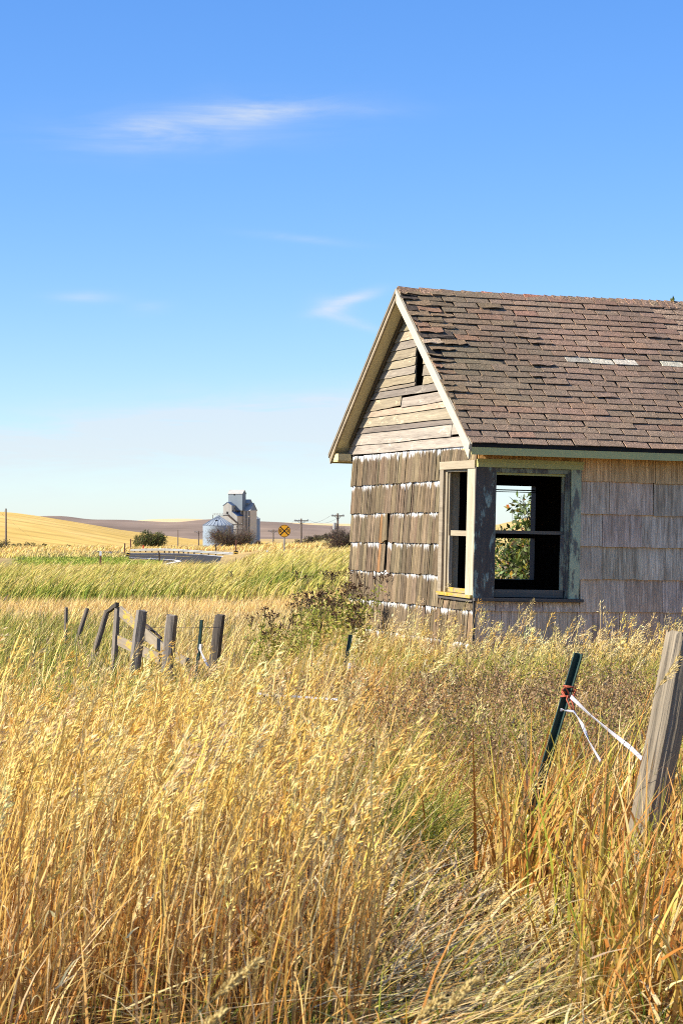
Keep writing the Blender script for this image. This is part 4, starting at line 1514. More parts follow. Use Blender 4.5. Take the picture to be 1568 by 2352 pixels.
def grain_bin(cx6, apex6, eave6, r6, d, label):
    c = e6(cx6, 1460, d)
    c.z = gz(c.x, c.y)
    root = empty('grain_bin', c)
    tag(root, label, 'grain bin', 'steel grain bins')
    r = r6 * S6
    ze, za = e6(cx6, eave6, d).z - c.z, e6(cx6, apex6, d).z - c.z
    n = 48
    m_ = MB()
    v = [(r * math.cos(2 * math.pi * i / n), r * math.sin(2 * math.pi * i / n), z_) for z_ in (-1, ze) for i in range(n)]
    m_.add(v, [(i, (i + 1) % n, n + (i + 1) % n, n + i) for i in range(n)])
    m_.build('wall', M['bin_wall'], root, smooth=True)
    m_ = MB()
    v = [((r + 0.12) * math.cos(2 * math.pi * i / n), (r + 0.12) * math.sin(2 * math.pi * i / n), ze - 0.03) for i in range(n)] + [(0.4 * math.cos(2 * math.pi * i / n), 0.4 * math.sin(2 * math.pi * i / n), za) for i in range(n)]
    m_.add(v, [(i, (i + 1) % n, n + (i + 1) % n, n + i) for i in range(n)] + [tuple(range(n, 2 * n))])
    rf = m_.build('roof', M['bin_roof'], root)
    for i in range(0, n, 2):
        a_ = 2 * math.pi * i / n
        MB().bar(((r + 0.1) * math.cos(a_), (r + 0.1) * math.sin(a_), ze + 0.03), (0.42 * math.cos(a_), 0.42 * math.sin(a_), za + 0.06), 0.16, 0.10).build('rib', M['bin_roof'], rf)
    MB().tube([(0, 0, za - 0.05), (0, 0, za + 0.35)], [0.55, 0.45], 12).build('cap', M['bin_roof'], rf)
    a_ = math.radians(-100)
    MB().box(r * 0.5 * math.cos(a_) - 0.35, r * 0.5 * math.cos(a_) + 0.35, r * 0.5 * math.sin(a_) - 0.35, r * 0.5 * math.sin(a_) + 0.35, ze + (za - ze) * 0.4, ze + (za - ze) * 0.62).build('hatch', M['dark_open'], rf)
    return root


grain_bin(480, 735, 930, 335, 648, 'wide silver grain bin with ribbed cone roof in front of the elevator')
grain_bin(1225, 690, 788, 180, 676, 'narrow grey grain bin standing behind the elevator on its shaded side')

eb = e6(800, 1460, 662)
eb.z = gz(eb.x, eb.y)
elev = empty('grain_elevator', eb)
EA = math.radians(-24)
elev.rotation_euler = (0, 0, EA)
tag(elev, 'tall wooden grain elevator with stepped roofs and metal headhouse', 'grain elevator')


EY0 = [0.0]


def ex(zx):
    """local x of a measured column for a wall whose front lies at local y = EY0"""
    return ((zx - 800) * S6 + math.sin(EA) * EY0[0]) / math.cos(EA)


def ez(zy): return e6(800, zy, 662).z - eb.z


def ebox(name, x0, x1, y0, y1, z0, z1, mat):
    return MB().box(x0, x1, y0, y1, z0, z1).build(name, mat, elev)


def gable_roof(name, x0, x1, y0, y1, z0, z1, mat, wallmat, along='x', th=0.18, ov=0.25):
    m_ = MB()
    if along == 'x':
        ym = (y0 + y1) / 2
        MB().add([(x0, y0, z0), (x0, y1, z0), (x0, ym, z1), (x1, y0, z0), (x1, y1, z0), (x1, ym, z1)], [(0, 2, 1), (3, 4, 5), (0, 3, 5, 2), (1, 2, 5, 4), (0, 1, 4, 3)]).build(name + '_gable', wallmat, elev)
        for s, ya in ((-1, y0 - ov), (1, y1 + ov)):
            k = (z1 - z0) / (ym - y0)
            zb = z0 - ov * k
            m_.add([(x0 - ov, ya, zb), (x1 + ov, ya, zb), (x1 + ov, ym, z1 + 0.02), (x0 - ov, ym, z1 + 0.02), (x0 - ov, ya, zb + th), (x1 + ov, ya, zb + th), (x1 + ov, ym, z1 + th), (x0 - ov, ym, z1 + th)],
                   [(0, 1, 2, 3), (4, 7, 6, 5), (0, 4, 5, 1), (1, 5, 6, 2), (3, 2, 6, 7), (0, 3, 7, 4)])
    else:
        xm = (x0 + x1) / 2
        MB().add([(x0, y0, z0), (x1, y0, z0), (xm, y0, z1), (x0, y1, z0), (x1, y1, z0), (xm, y1, z1)], [(0, 1, 2), (3, 5, 4), (0, 2, 5, 3), (1, 4, 5, 2), (0, 3, 4, 1)]).build(name + '_gable', wallmat, elev)
        for s, xa in ((-1, x0 - ov), (1, x1 + ov)):
            k = (z1 - z0) / (xm - x0)
            zb = z0 - ov * k
            m_.add([(xa, y0 - ov, zb), (xa, y1 + ov, zb), (xm, y1 + ov, z1 + 0.02), (xm, y0 - ov, z1 + 0.02), (xa, y0 - ov, zb + th), (xa, y1 + ov, zb + th), (xm, y1 + ov, z1 + th), (xm, y0 - ov, z1 + th)],
                   [(0, 1, 2, 3), (4, 7, 6, 5), (0, 4, 5, 1), (1, 5, 6, 2), (3, 2, 6, 7), (0, 3, 7, 4)])
    m_.build(name, mat, elev)


EY0[0] = 1.6
# headhouse, turned nearly square to the road
ebox('headhouse', ex(690), ex(1010), 1.6, 4.0, ez(600), ez(226), M['elev_metal'])
gable_roof('headhouse_roof', ex(690), ex(1010), 1.6, 4.0, ez(226), ez(150), M['elev_roof'], M['elev_metal'], 'x', 0.12, 0.15)
ebox('headhouse_vent', ex(815), ex(845), 1.55, 1.599, ez(265), ez(236), M['dark_open'])
EY0[0] = -0.9
# annex: gable end to the left, windows on its side
ebox('annex', ex(585), ex(780), -0.9, 5.0, -1, ez(490), M['elev_pale'])
gable_roof('annex_roof', ex(585), ex(780), -0.9, 5.0, ez(490), ez(418), M['elev_sky_blue'], M['elev_pale'], 'y', 0.10, 0.12)
for i in range(2):
    ebox('window', ex(780) + 0.001, ex(780) + 0.03, 0.9 + 1.9 * i, 1.25 + 1.9 * i, ez(575), ez(535), M['dark_open'])
for i in range(3):
    ebox('window', ex(780) + 0.001, ex(780) + 0.03, -0.3 + 1.9 * i, 0.05 + 1.9 * i, ez(622), ez(588), M['dark_open'])
ebox('loading_door', ex(662), ex(700), -0.95, -0.901, ez(705), ez(625), M['dark_open'])
# lean-to on the right with its roof coloured by reflected sky
x0, x1 = ex(780) + 0.031, ex(900)
MB().add([(x0, -0.88, -1), (x1, -0.88, -1), (x1, -0.88, ez(722)), (x0, -0.88, ez(632)), (x0, 5.0, -1), (x1, 5.0, -1), (x1, 5.0, ez(722)), (x0, 5.0, ez(632))],
         [(0, 1, 2, 3), (4, 7, 6, 5), (1, 5, 6, 2), (0, 3, 7, 4), (3, 2, 6, 7)]).build('lean_to', M['elev_pale'], elev)
MB().box(x1 + 0.002, x1 + 0.05, -0.86, 4.98, -1, ez(726)).build('lean_to_side', M['elev_tan'], elev)
MB().add([(x0, -1.0, ez(630)), (x1 + 0.2, -1.0, ez(728)), (x1 + 0.2, 5.1, ez(728)), (x0, 5.1, ez(630)), (x0, -1.0, ez(622)), (x1 + 0.2, -1.0, ez(720)), (x1 + 0.2, 5.1, ez(720)), (x0, 5.1, ez(622))],
         [(0, 3, 2, 1), (4, 5, 6, 7), (0, 1, 5, 4), (2, 3, 7, 6), (1, 2, 6, 5), (3, 0, 4, 7)]).build('lean_to_roof', M['elev_sky_blue'], elev)
EY0[0] = 3.0
# main cribbed tower behind, with steep roof and cupola
ebox('tower', ex(960), ex(1180), 3.0, 7.6, -1, ez(600), M['elev_tan'])
gable_roof('tower_roof', ex(960), ex(1180), 3.0, 7.6, ez(600), ez(440), M['elev_roof'], M['elev_metal'], 'x', 0.14, 0.15)
EY0[0] = 4.3
ebox('cupola', ex(985), ex(1150), 4.3, 6.3, ez(560), ez(432), M['elev_metal'])
gable_roof('cupola_roof', ex(985), ex(1150), 4.3, 6.3, ez(432), ez(362), M['elev_roof'], M['elev_metal'], 'x', 0.12, 0.15)
EY0[0] = 2.9
for zx in (1010, 1095, 1160):
    MB().tube([(ex(zx), 2.9, 0), (ex(zx), 2.9, ez(610))], 0.13, 6).build('spout_pipe', M['dark_open'], elev)
EY0[0] = -1.4
# sloping gallery roof towards the bin and the catwalk above it
MB().add([(ex(505), -1.4, -1), (ex(905), -1.4, -1), (ex(905), -1.4, ez(905)), (ex(690), -1.4, ez(705)), (ex(505), -1.4, ez(715)), (ex(505), -0.905, -1), (ex(905), -0.905, -1), (ex(905), -0.905, ez(905)), (ex(690), -0.905, ez(705)), (ex(505), -0.905, ez(715))],
         [(0, 1, 2, 3, 4), (9, 8, 7, 6, 5), (1, 6, 7, 2), (2, 7, 8, 3), (3, 8, 9, 4), (4, 9, 5, 0)]).build('gallery', M['elev_pale'], elev)
MB().bar((ex(690), -1.2, ez(700)), (ex(915), -1.2, ez(890)), 0.35, 0.8).build('gallery_roof', M['rail_post'], elev)
cw = MB().bar((ex(345), -1.2, ez(700)), (ex(700), -1.2, ez(690)), 0.14, 0.9).build('catwalk', M['galv'], elev)
MB().bar((ex(365), -1.6, ez(665)), (ex(660), -1.6, ez(655)), 0.08, 0.08).build('handrail', M['galv'], cw)
for i in range(9):
    zx = 370 + i * 36
    MB().bar((ex(zx), -1.6, ez(698)), (ex(zx), -1.6, ez(662)), 0.07, 0.07).build('baluster', M['rail_post'], cw)
MB().bar((ex(345), -1.2, ez(700)), (ex(345), -1.2, ez(930)), 0.12, 0.12, (0, 1, 0)).build('support_leg', M['rail_post'], cw)


# ------------------------------------------------------------------ vegetation generators
def pick(pal, wts, n, jit=0.14):
    pal = np.array(pal, float)
    w = np.array(wts, float)
    c_ = pal[RNG.choice(len(pal), n, p=w / w.sum())]
    return np.clip(c_ * (1 + RNG.normal(0, jit, (n, 1))) * (1 + RNG.normal(0, jit * 0.3, (n, 3))), 0.004, 0.95)


class Veg:
    """collects ribbons and little leaf faces into one vertex-coloured mesh"""
    def __init__(self): self.V, self.Q, self.C, self.n = [], [], [], 0

    def push(self, V, Q, C):
        self.V.append(V.astype(np.float32)); self.Q.append((Q + self.n).astype(np.int64)); self.C.append(C.astype(np.float32))
        self.n += len(V)

    def ribbons(self, base, h, w, lean, droop, k, c0, c1=None, power=1.7, taper=0.85, az=None, kink=0.0):
        """base (N,3); h,w,droop (N); lean (N,2) horizontal reach as a share of h"""
        n = len(base)
        if n == 0: return None
        t = np.linspace(0, 1, k + 1)[None, :]
        H = h[:, None]
        hx = lean[:, 0:1] * H * t ** power
        hy = lean[:, 1:2] * H * t ** power
        hz = H * (t - droop[:, None] * t ** 3)
        P = np.stack([base[:, 0:1] + hx, base[:, 1:2] + hy, base[:, 2:3] + hz], -1)
        if kink: P[:, 1:, :2] += RNG.normal(0, kink, (n, k, 2)) * H[..., None] * 0.03
        if az is None: az = RNG.uniform(0, np.pi, n)
        sv = np.stack([np.cos(az), np.sin(az), np.zeros(n)], -1)[:, None, :]
        wd = (w[:, None] * np.clip(1 - taper * t ** 1.5, 0.05, 1))[..., None] * 0.5
        V = np.stack([P - sv * wd, P + sv * wd], 2).reshape(-1, 3)
        b = (np.arange(n) * (2 * (k + 1)))[:, None] + np.arange(k)[None] * 2
        Q = np.stack([b, b + 1, b + 3, b + 2], -1).reshape(-1, 4)
        if c1 is None: c1 = c0
        C = c0[:, None, :] * (1 - t[..., None]) + c1[:, None, :] * t[..., None]
        C = np.repeat(C[:, :, None, :], 2, 2).reshape(-1, 3)
        self.push(V, Q, C)
        return P

    def leaves(self, p, d, L, W, col, fold=0.0):
        """diamond leaves at p (N,3) along unit d (N,3)"""
        n = len(p)
        if n == 0: return
        r = RNG.normal(0, 1, (n, 3))
        s = np.cross(d, r)
        s /= np.linalg.norm(s, axis=1, keepdims=True) + 1e-9
        nn = np.cross(d, s)
        mid = p + d * (L * 0.45)[:, None]
        V = np.stack([p, mid + s * (W / 2)[:, None] + nn * (fold * W)[:, None], p + d * L[:, None], mid - s * (W / 2)[:, None] + nn * (fold * W)[:, None]], 1).reshape(-1, 3)
        Q = (np.arange(n) * 4)[:, None] + np.arange(4)[None]
        self.push(V, Q, np.repeat(col, 4, 0))

    def plume(self, P, M_, length, rad, L, W, col, wind=(0.8, 0.0), droop=0.5, share=0.22):
        """seed heads on the ends of stems P (N,k+1,3): M_ spikelets each"""
        n, k1, _ = P.shape
        tip, prev = P[:, -1], P[:, -2]
        ax = tip - prev
        ax /= np.linalg.norm(ax, axis=1, keepdims=True)
        u = RNG.random((n, M_)) ** 0.9
        ln = length[:, None, None]
        back = -ax[:, None, :] * (u[..., None] * ln)
        ang = RNG.uniform(0, 2 * np.pi, (n, M_))
        prof = np.sin(np.pi * np.clip(u * 0.86 + 0.12, 0, 1)) ** 0.8
        rr = rad[:, None] * prof * np.sqrt(RNG.random((n, M_)))
        off = np.stack([np.cos(ang) * rr + wind[0] * rr * 0.8, np.sin(ang) * rr + wind[1] * rr, -droop * rr + RNG.normal(0, 0.15, (n, M_)) * rr], -1)
        p = (tip[:, None, :] + back + off).reshape(-1, 3)
        d = ax[:, None, :] + off / (rad[:, None, None] + 1e-6) * 0.8 + RNG.normal(0, 0.22, (n, M_, 3))
        d = d.reshape(-1, 3)
        d /= np.linalg.norm(d, axis=1, keepdims=True)
        m = n * M_
        cc = np.repeat(col, M_, 0) * (1 + RNG.normal(0, 0.13, (m, 1)))
        self.leaves(p, d, L * RNG.uniform(0.7, 1.3, m), W * RNG.uniform(0.7, 1.3, m), np.clip(cc, 0.01, 0.95))

    def build(self, name, mat, parent=None):
        return np_mesh(name, np.concatenate(self.V), np.concatenate(self.Q), mat, np.concatenate(self.C), parent)


def unit(n, up=0.0):
    d = RNG.normal(0, 1, (n, 3))
    d[:, 2] += up
    return d / np.linalg.norm(d, axis=1, keepdims=True)


# ------------------------------------------------------------------ bushes and trees
def bush(name, cpos, rx, rz, label, cat, group, leaf_pal, leaf_w, nleaf, lsize, twig_pal, ntwig, twig_w, ry=None, lobes=9, trunk=True, flat=0.75, seed=0, tw_over=1.0, inner=0.25, full=False):
    """shrub standing at cpos: a few stems, a mass of twigs and leaf clumps over uneven lobes"""
    ry = ry or rx * 0.8
    root = empty(name, cpos)
    tag(root, label, cat, group)
    rr = np.random.default_rng(seed + 3)
    lc = np.stack([rr.uniform(-0.7, 0.7, lobes) * rx, rr.uniform(-0.7, 0.7, lobes) * ry, rr.uniform(0.28 if not full else 0.1, 0.75, lobes) * rz], -1)
    lc[:, 2] *= 1 - 0.35 * (np.abs(lc[:, 0]) / rx) ** 2
    lr_ = rr.uniform(0.26, 0.46, lobes) * min(rx, rz * 1.1)
    if trunk:
        m_ = MB()
        for i in range(min(lobes, 7)):
            b = Vector((rr.uniform(-0.15, 0.15) * rx, rr.uniform(-0.15, 0.15) * ry, -0.3))
            e = Vector(lc[i])
            m_.tube([b, b.lerp(e, 0.5) + Vector((0, 0, 0.1 * rz)), e], [0.035 * rz, 0.022 * rz, 0.010 * rz], 6)
        m_.build('trunk', M['pole_wood'], root, smooth=True)
    v = Veg()
    if ntwig:
        k = RNG.integers(0, lobes, ntwig)
        d = unit(ntwig, 0.5)
        tip = lc[k] + d * (lr_[k] * RNG.uniform(0.55, 1.2 * tw_over, ntwig))[:, None]
        tip[:, 2] = np.maximum(tip[:, 2], 0.06 * rz)
        st_ = lc[k] * np.array([0.5, 0.5, 0.35]) + RNG.normal(0, 0.08, (ntwig, 3)) * rx
        st_ = st_ + (tip - st_) * RNG.uniform(0.2, 0.65, (ntwig, 1))
        h = np.maximum(tip[:, 2] - st_[:, 2], 0.05)
        lean = (tip[:, :2] - st_[:, :2]) / h[:, None]
        v.ribbons(st_, h, np.full(ntwig, twig_w), lean, np.zeros(ntwig), 3, pick(twig_pal, [1] * len(twig_pal), ntwig), None, 1.2, 0.7, None, 2.0)
    if nleaf:
        k = RNG.integers(0, lobes, nleaf)
        d = unit(nleaf)
        p = lc[k] + d * (lr_[k] * (inner + (1 - inner) * RNG.random(nleaf) ** 0.5) * RNG.uniform(0.75, 1.12, nleaf))[:, None]
        ok = p[:, 2] > 0.02 * rz
        p, d = p[ok], d[ok]
        n = len(p)
        clump = vnoise(p[:, 0] * 1.3 + p[:, 1], p[:, 2] * 1.3, 2.2 / max(rx, 0.5) * 1.5, seed)
        keep = RNG.random(n) < 0.45 + 0.8 * clump
        p, d = p[keep], d[keep]
        n = len(p)
        dd = d + RNG.normal(0, 0.7, (n, 3)) + np.array([0.1, 0, -0.25])
        dd /= np.linalg.norm(dd, axis=1, keepdims=True)
        v.leaves(p, dd, lsize * RNG.uniform(0.6, 1.4, n), lsize * 0.5 * RNG.uniform(0.6, 1.3, n), pick(leaf_pal, leaf_w, n, 0.25), 0.15)
    o = v.build('crown', M['leaf'], root)
    return root


def gpt(px, d):
    x = (px - CX) / F * d
    return (x, d, gz(x, d) - 0.05)


OLIVE, DKG, BRN, RED, YG = (0.115, 0.125, 0.030), (0.045, 0.062, 0.018), (0.12, 0.075, 0.045), (0.20, 0.065, 0.035), (0.24, 0.24, 0.055)
TWIG = [(0.12, 0.085, 0.06), (0.19, 0.14, 0.10), (0.07, 0.05, 0.04)]
bush('green_bush', gpt(341, 320), 2.55, 2.9, 'dense round olive green bush behind the guardrail', 'bush', 'roadside bushes', [OLIVE, DKG, YG, BRN], [5, 3, 2, 1], 7000, 0.22, TWIG, 700, 0.035, lobes=11, seed=1)
bush('bare_shrub', gpt(531, 318), 3.75, 3.35, 'wide twiggy brown shrub hiding the foot of the grain elevator', 'bush', 'roadside bushes', [BRN, RED, OLIVE, YG, (0.30, 0.20, 0.10)], [4, 2.5, 3, 1, 2], 5200, 0.17, TWIG + [(0.22, 0.17, 0.14)], 2600, 0.045, lobes=16, seed=2, tw_over=1.2)
bush('bare_shrub', gpt(596, 305), 1.3, 1.0, 'low brown scrub at the right end of the twiggy shrub', 'bush', 'roadside bushes', [BRN, (0.28, 0.16, 0.10), OLIVE], [4, 3, 1], 900, 0.15, TWIG, 600, 0.04, lobes=6, seed=3, trunk=False)
bush('brown_thicket', gpt(797, 205), 2.5, 2.75, 'dark brown twiggy thicket against the left edge of the house', 'bush', 'roadside bushes', [BRN, RED, OLIVE, (0.23, 0.15, 0.09)], [5, 1.5, 2, 2], 3600, 0.13, TWIG, 2600, 0.035, lobes=13, seed=4, tw_over=1.15)
for i, (px, d, rx, rz) in enumerate([(655, 408, 2.2, 0.9), (678, 404, 2.4, 1.0), (700, 398, 2.2, 1.1), (718, 394, 2.0, 1.2), (738, 392, 2.2, 1.2), (757, 390, 2.4, 1.1), (690, 335, 2.8, 0.9), (724, 330, 3.0, 1.1), (752, 326, 2.2, 1.0)]):
    x_ = (px - CX) / F * d
    zz = [1260, 1256, 1250, 1245, 1241, 1238, 1264, 1262, 1260][i]
    bush('hillside_scrub', (x_, d, at(px, zz, d).z - 0.2), rx, rz, ['dark scrub clump lowest on the slope line', 'dark scrub clump second up the slope line', 'dark scrub clump third up the slope line', 'dark scrub clump fourth up the slope line', 'dark scrub clump fifth up the slope line', 'dark scrub clump highest on the slope line', 'grey green scrub clump below the slope behind the leaning pole', 'widest grey scrub clump below the slope', 'grey scrub clump beside the brown thicket'][i],
         'bush', 'scrub on the slope', [BRN, (0.09, 0.075, 0.04), OLIVE, (0.2, 0.17, 0.09)], [4, 3, 2, 2], 700, 0.24, TWIG, 250, 0.05, lobes=6, seed=10 + i, trunk=False)
for i, (px, d, rx, rz, lb) in enumerate([(8, 300, 2.6, 1.6, 'dark green bush at the far left edge below the golden hill'), (62, 330, 3.2, 1.0, 'low olive bush left of the short guardrail'), (112, 335, 2.6, 0.8, 'small olive bush beside the field edge on the left'), (160, 340, 3.0, 0.7, 'lowest olive bush along the field edge')]):
    bush('field_edge_bush', gpt(px, d), rx, rz, lb, 'bush', 'bushes along the field edge', [OLIVE, DKG, BRN, (0.3, 0.24, 0.08)], [4, 3, 2, 2], 900, 0.22, TWIG, 150, 0.04, lobes=6, seed=30 + i, trunk=False)

# apple tree seen through the windows, and shrubs beyond it
LG, LP, LY, LO = (0.12, 0.17, 0.032), (0.33, 0.36, 0.17), (0.42, 0.34, 0.05), (0.50, 0.16, 0.03)
bush('fruit_tree', (2.80, 31.2, gz(3.0, 31.2)), 0.62, 3.0, 'leafy fruit tree behind the house, seen through its empty windows', 'tree', None, [LG, LP, LY, LO, (0.06, 0.09, 0.02)], [6, 4, 1.3, 0.25, 3], 4200, 0.098, TWIG, 260, 0.012, ry=1.0, lobes=22, seed=40, full=True, inner=0.1)
bush('fruit_bush', (2.55, 31.6, gz(2.6, 31.6)), 1.05, 1.55, 'low leafy bush under the fruit tree behind the house', 'bush', None, [LG, LP, LY, LO, (0.06, 0.09, 0.02)], [6, 4, 1.3, 0.3, 3], 4200, 0.095, TWIG, 160, 0.012, ry=0.9, lobes=12, seed=41, full=True, inner=0.1)
bush('red_leaved_shrub', (4.15, 50, gz(4.1, 50)), 1.0, 1.9, 'dark red twiggy shrub on the gold rise behind the house', 'bush', None, [RED, BRN, (0.3, 0.05, 0.05)], [3, 3, 1], 1400, 0.09, TWIG, 900, 0.014, lobes=8, seed=42)

# sprig growing on the ridge
sp0 = hpoint(3.42, RY, RIDGE)
sv_ = Veg()
nl = 12
dirs = unit(nl, 1.1)
sv_.leaves(np.repeat(np.array([sp0])[:, :], nl, 0) + RNG.uniform(-0.02, 0.02, (nl, 3)), dirs, RNG.uniform(0.06, 0.11, nl), RNG.uniform(0.025, 0.04, nl), pick([(0.14, 0.2, 0.04), (0.4, 0.35, 0.08)], [2, 1], nl))
tag(sv_.build('roof_sprig', M['leaf']), 'tiny leafy sprig sprouting from the roof ridge', 'plant')


# ------------------------------------------------------------------ tall dark-headed weeds beside the house
def dark_weed(x, y, h, label, seed, green=1.0):
    root = empty('dark_headed_weed', (x, y, gz(x, y) - 0.02))
    tag(root, label, 'weed', 'tall weeds with dark seed heads')
    v, lv, hd = Veg(), Veg(), Veg()
    ns = 6
    b = np.stack([RNG.normal(0, 0.11, ns), RNG.normal(0, 0.11, ns), np.zeros(ns)], -1)
    hh = h * RNG.uniform(0.7, 1.02, ns)
    P = v.ribbons(b, hh, np.full(ns, 0.011), np.stack([RNG.normal(0.12, 0.16, ns), RNG.normal(0, 0.12, ns)], -1), np.zeros(ns), 6, pick([(0.16, 0.14, 0.05), (0.12, 0.08, 0.04)], [1, 1], ns), None, 1.3, 0.4)
    k = 115
    t = RNG.uniform(0.15, 0.86, (ns, k))
    it = np.clip((t * 6).astype(int), 0, 5)
    fr = t * 6 - it
    p = P[np.arange(ns)[:, None], it] * (1 - fr[..., None]) + P[np.arange(ns)[:, None], it + 1] * fr[..., None]
    p = p.reshape(-1, 3)
    n = len(p)
    p = p + RNG.normal(0, 0.045, (n, 3)) * np.array([1.3, 1.3, 0.8])
    lv.leaves(p, unit(n, 0.3), RNG.uniform(0.04, 0.09, n), RNG.uniform(0.013, 0.028, n), pick([(0.30, 0.35, 0.05), (0.52, 0.49, 0.10), (0.17, 0.23, 0.03), (0.60, 0.44, 0.16)], [3 * green, 4, 1.2 * green, 4], n))
    tips = P[:, -1]
    nb = 9
    q = (tips[:, None, :] + np.concatenate([RNG.normal(0, 0.05, (ns, nb, 2)), RNG.normal(0, 0.016, (ns, nb, 1))], -1)).reshape(-1, 3)
    st_ = np.repeat(tips - np.array([0, 0, 0.10]), nb, 0)
    hgt = np.maximum(q[:, 2] - st_[:, 2], 0.02)
    v.ribbons(st_, hgt, np.full(len(q), 0.005), (q[:, :2] - st_[:, :2]) / hgt[:, None], np.zeros(len(q)), 2, pick([(0.1, 0.07, 0.04)], [1], len(q)), None, 1.0, 0.2)
    for _ in range(4):
        m_ = len(q)
        hd.leaves(q + RNG.normal(0, 0.006, (m_, 3)), unit(m_), RNG.uniform(0.016, 0.03, m_), RNG.uniform(0.014, 0.024, m_), pick([(0.085, 0.042, 0.022), (0.13, 0.065, 0.03), (0.05, 0.028, 0.018)], [2, 1, 1], m_))
    v.build('stem', M['leaf'], root)
    lv.build('leaves', M['leaf'], root)
    tag(hd.build('seed_heads', M['leaf'], root), kind='stuff')


WL = ['tall weed with dark heads hugging the left house edge', 'tallest dark headed weed just left of the house', 'bushy green weed with dark heads near the house shingles',
      'dark headed weed in front of the brown thicket', 'loose dark headed weed leaning at the edge of the tan strip', 'single dark headed weed between posts and house',
      'low dark headed weed left of the weed cluster', 'leafy dark headed weed below the cluster by the house', 'shorter weed with sparse dark heads at the cluster front', 'small dark headed weed farthest left of the cluster',
      'dense green weed at the foot of the gable wall', 'mid height weed inside the cluster beside the gable']
for i, (px, ptop, d) in enumerate([(800, 1305, 27), (772, 1300, 28), (788, 1330, 26), (745, 1318, 28.5), (700, 1312, 30), (655, 1372, 27), (630, 1385, 27.5), (735, 1350, 26.5), (705, 1365, 26), (575, 1398, 27), (795, 1380, 24.6), (760, 1345, 27)]):
    w_ = at(px, ptop, d)
    dark_weed(w_.x, d, max(0.45, w_.z - gz(w_.x, d)), WL[i], i, 1.0 if px > 690 else 0.4)


# ------------------------------------------------------------------ grass
def field(y0, y1, dens, xl=None, xr=None, side=1.2):
    """random points on the ground between two depths, inside the view and a little beyond its edges"""
    HALF = 784.0 / F
    A = (HALF * (y0 + y1) + 2 * side) * (y1 - y0)
    n = int(A * dens)
    y = np.sqrt(RNG.uniform(y0 * y0, y1 * y1, n)) if y0 > 0 else RNG.uniform(y0, y1, n)
    x = RNG.uniform(-1, 1, n) * (HALF * y + side)
    P = np.stack([x, y, ground_z(x, y)], -1)
    return P[~in_house(P, 0.03)]


def pxo(P): return CX + P[:, 0] / P[:, 1] * F


def thin(P, keep): return P[RNG.random(len(P)) < keep]


GOLDEN = [(0.82, 0.57, 0.16), (0.76, 0.49, 0.11), (0.84, 0.65, 0.27), (0.62, 0.37, 0.085)]
STRAWS = [(0.76, 0.54, 0.19), (0.80, 0.63, 0.33), (0.60, 0.37, 0.11), (0.42, 0.23, 0.065)]
RUST = [(0.46, 0.18, 0.035), (0.58, 0.26, 0.05), (0.34, 0.12, 0.035), (0.54, 0.34, 0.11)]
GREENS = [(0.15, 0.21, 0.022), (0.26, 0.29, 0.035), (0.44, 0.41, 0.06), (0.07, 0.11, 0.018)]
YGREEN = [(0.52, 0.46, 0.09), (0.66, 0.54, 0.14), (0.36, 0.36, 0.05)]
REDS = [(0.32, 0.07, 0.045), (0.42, 0.16, 0.08)]


def wind(n, mean, sd, ymean=0.0):
    return np.stack([RNG.normal(mean, sd, n), RNG.normal(ymean, sd, n)], -1)


def tall_mask(P):
    """share of tall golden grass: the left of the foreground"""
    p = pxo(P) + 170 * (vnoise(P[:, 0], P[:, 1], 0.9, 21) - 0.5)
    edge = np.interp(P[:, 1], [5, 7.2, 9, 11, 13, 16], [780, 815, 810, 790, 660, 440])
    return 1 - sm(edge - 130, edge + 70, p)


# tall golden grass with plumes, near left
V = Veg()
P = field(6.9, 16.0, 250)
P = thin(P, tall_mask(P) * (1 - 0.55 * sm(13, 16, P[:, 1])) * np.clip(-0.35 + 2.2 * (vnoise(P[:, 0], P[:, 1], 4.0, 5) * 0.6 + 0.4 * vnoise(P[:, 0], P[:, 1], 1.3, 15)), 0, 1))
n = len(P)
h = RNG.normal(0.97, 0.14, n) * (0.82 + 0.36 * vnoise(P[:, 0], P[:, 1], 0.8, 6)) * (1 - 0.36 * sm(10, 14.5, P[:, 1]))
stem = V.ribbons(P, h, RNG.uniform(0.0042, 0.0085, n), wind(n, 0.15, 0.12, -0.02), np.full(n, 0.05), 7, np.where((RNG.random(n) < 0.25 + 0.45 * (1 - sm(7.2, 9.0, P[:, 1])))[:, None], pick(RUST, [4, 4, 2, 2], n), pick(STRAWS, [4, 3, 3, 2], n)), pick(GOLDEN, [4, 2, 4, 0.5], n), 1.9, 0.45, None, 0.35)
has = RNG.random(n) < 0.60
V.plume(stem[has], 46, RNG.uniform(0.14, 0.26, has.sum()), RNG.uniform(0.010, 0.024, has.sum()), 0.030, 0.0052, pick(GOLDEN + [(0.62, 0.46, 0.24)], [4, 3, 4, 1, 2], has.sum()))
tag(V.build('tall_golden_grass', M['grass']), 'tall golden plumed grass leaning in the wind across the near left', kind='stuff')

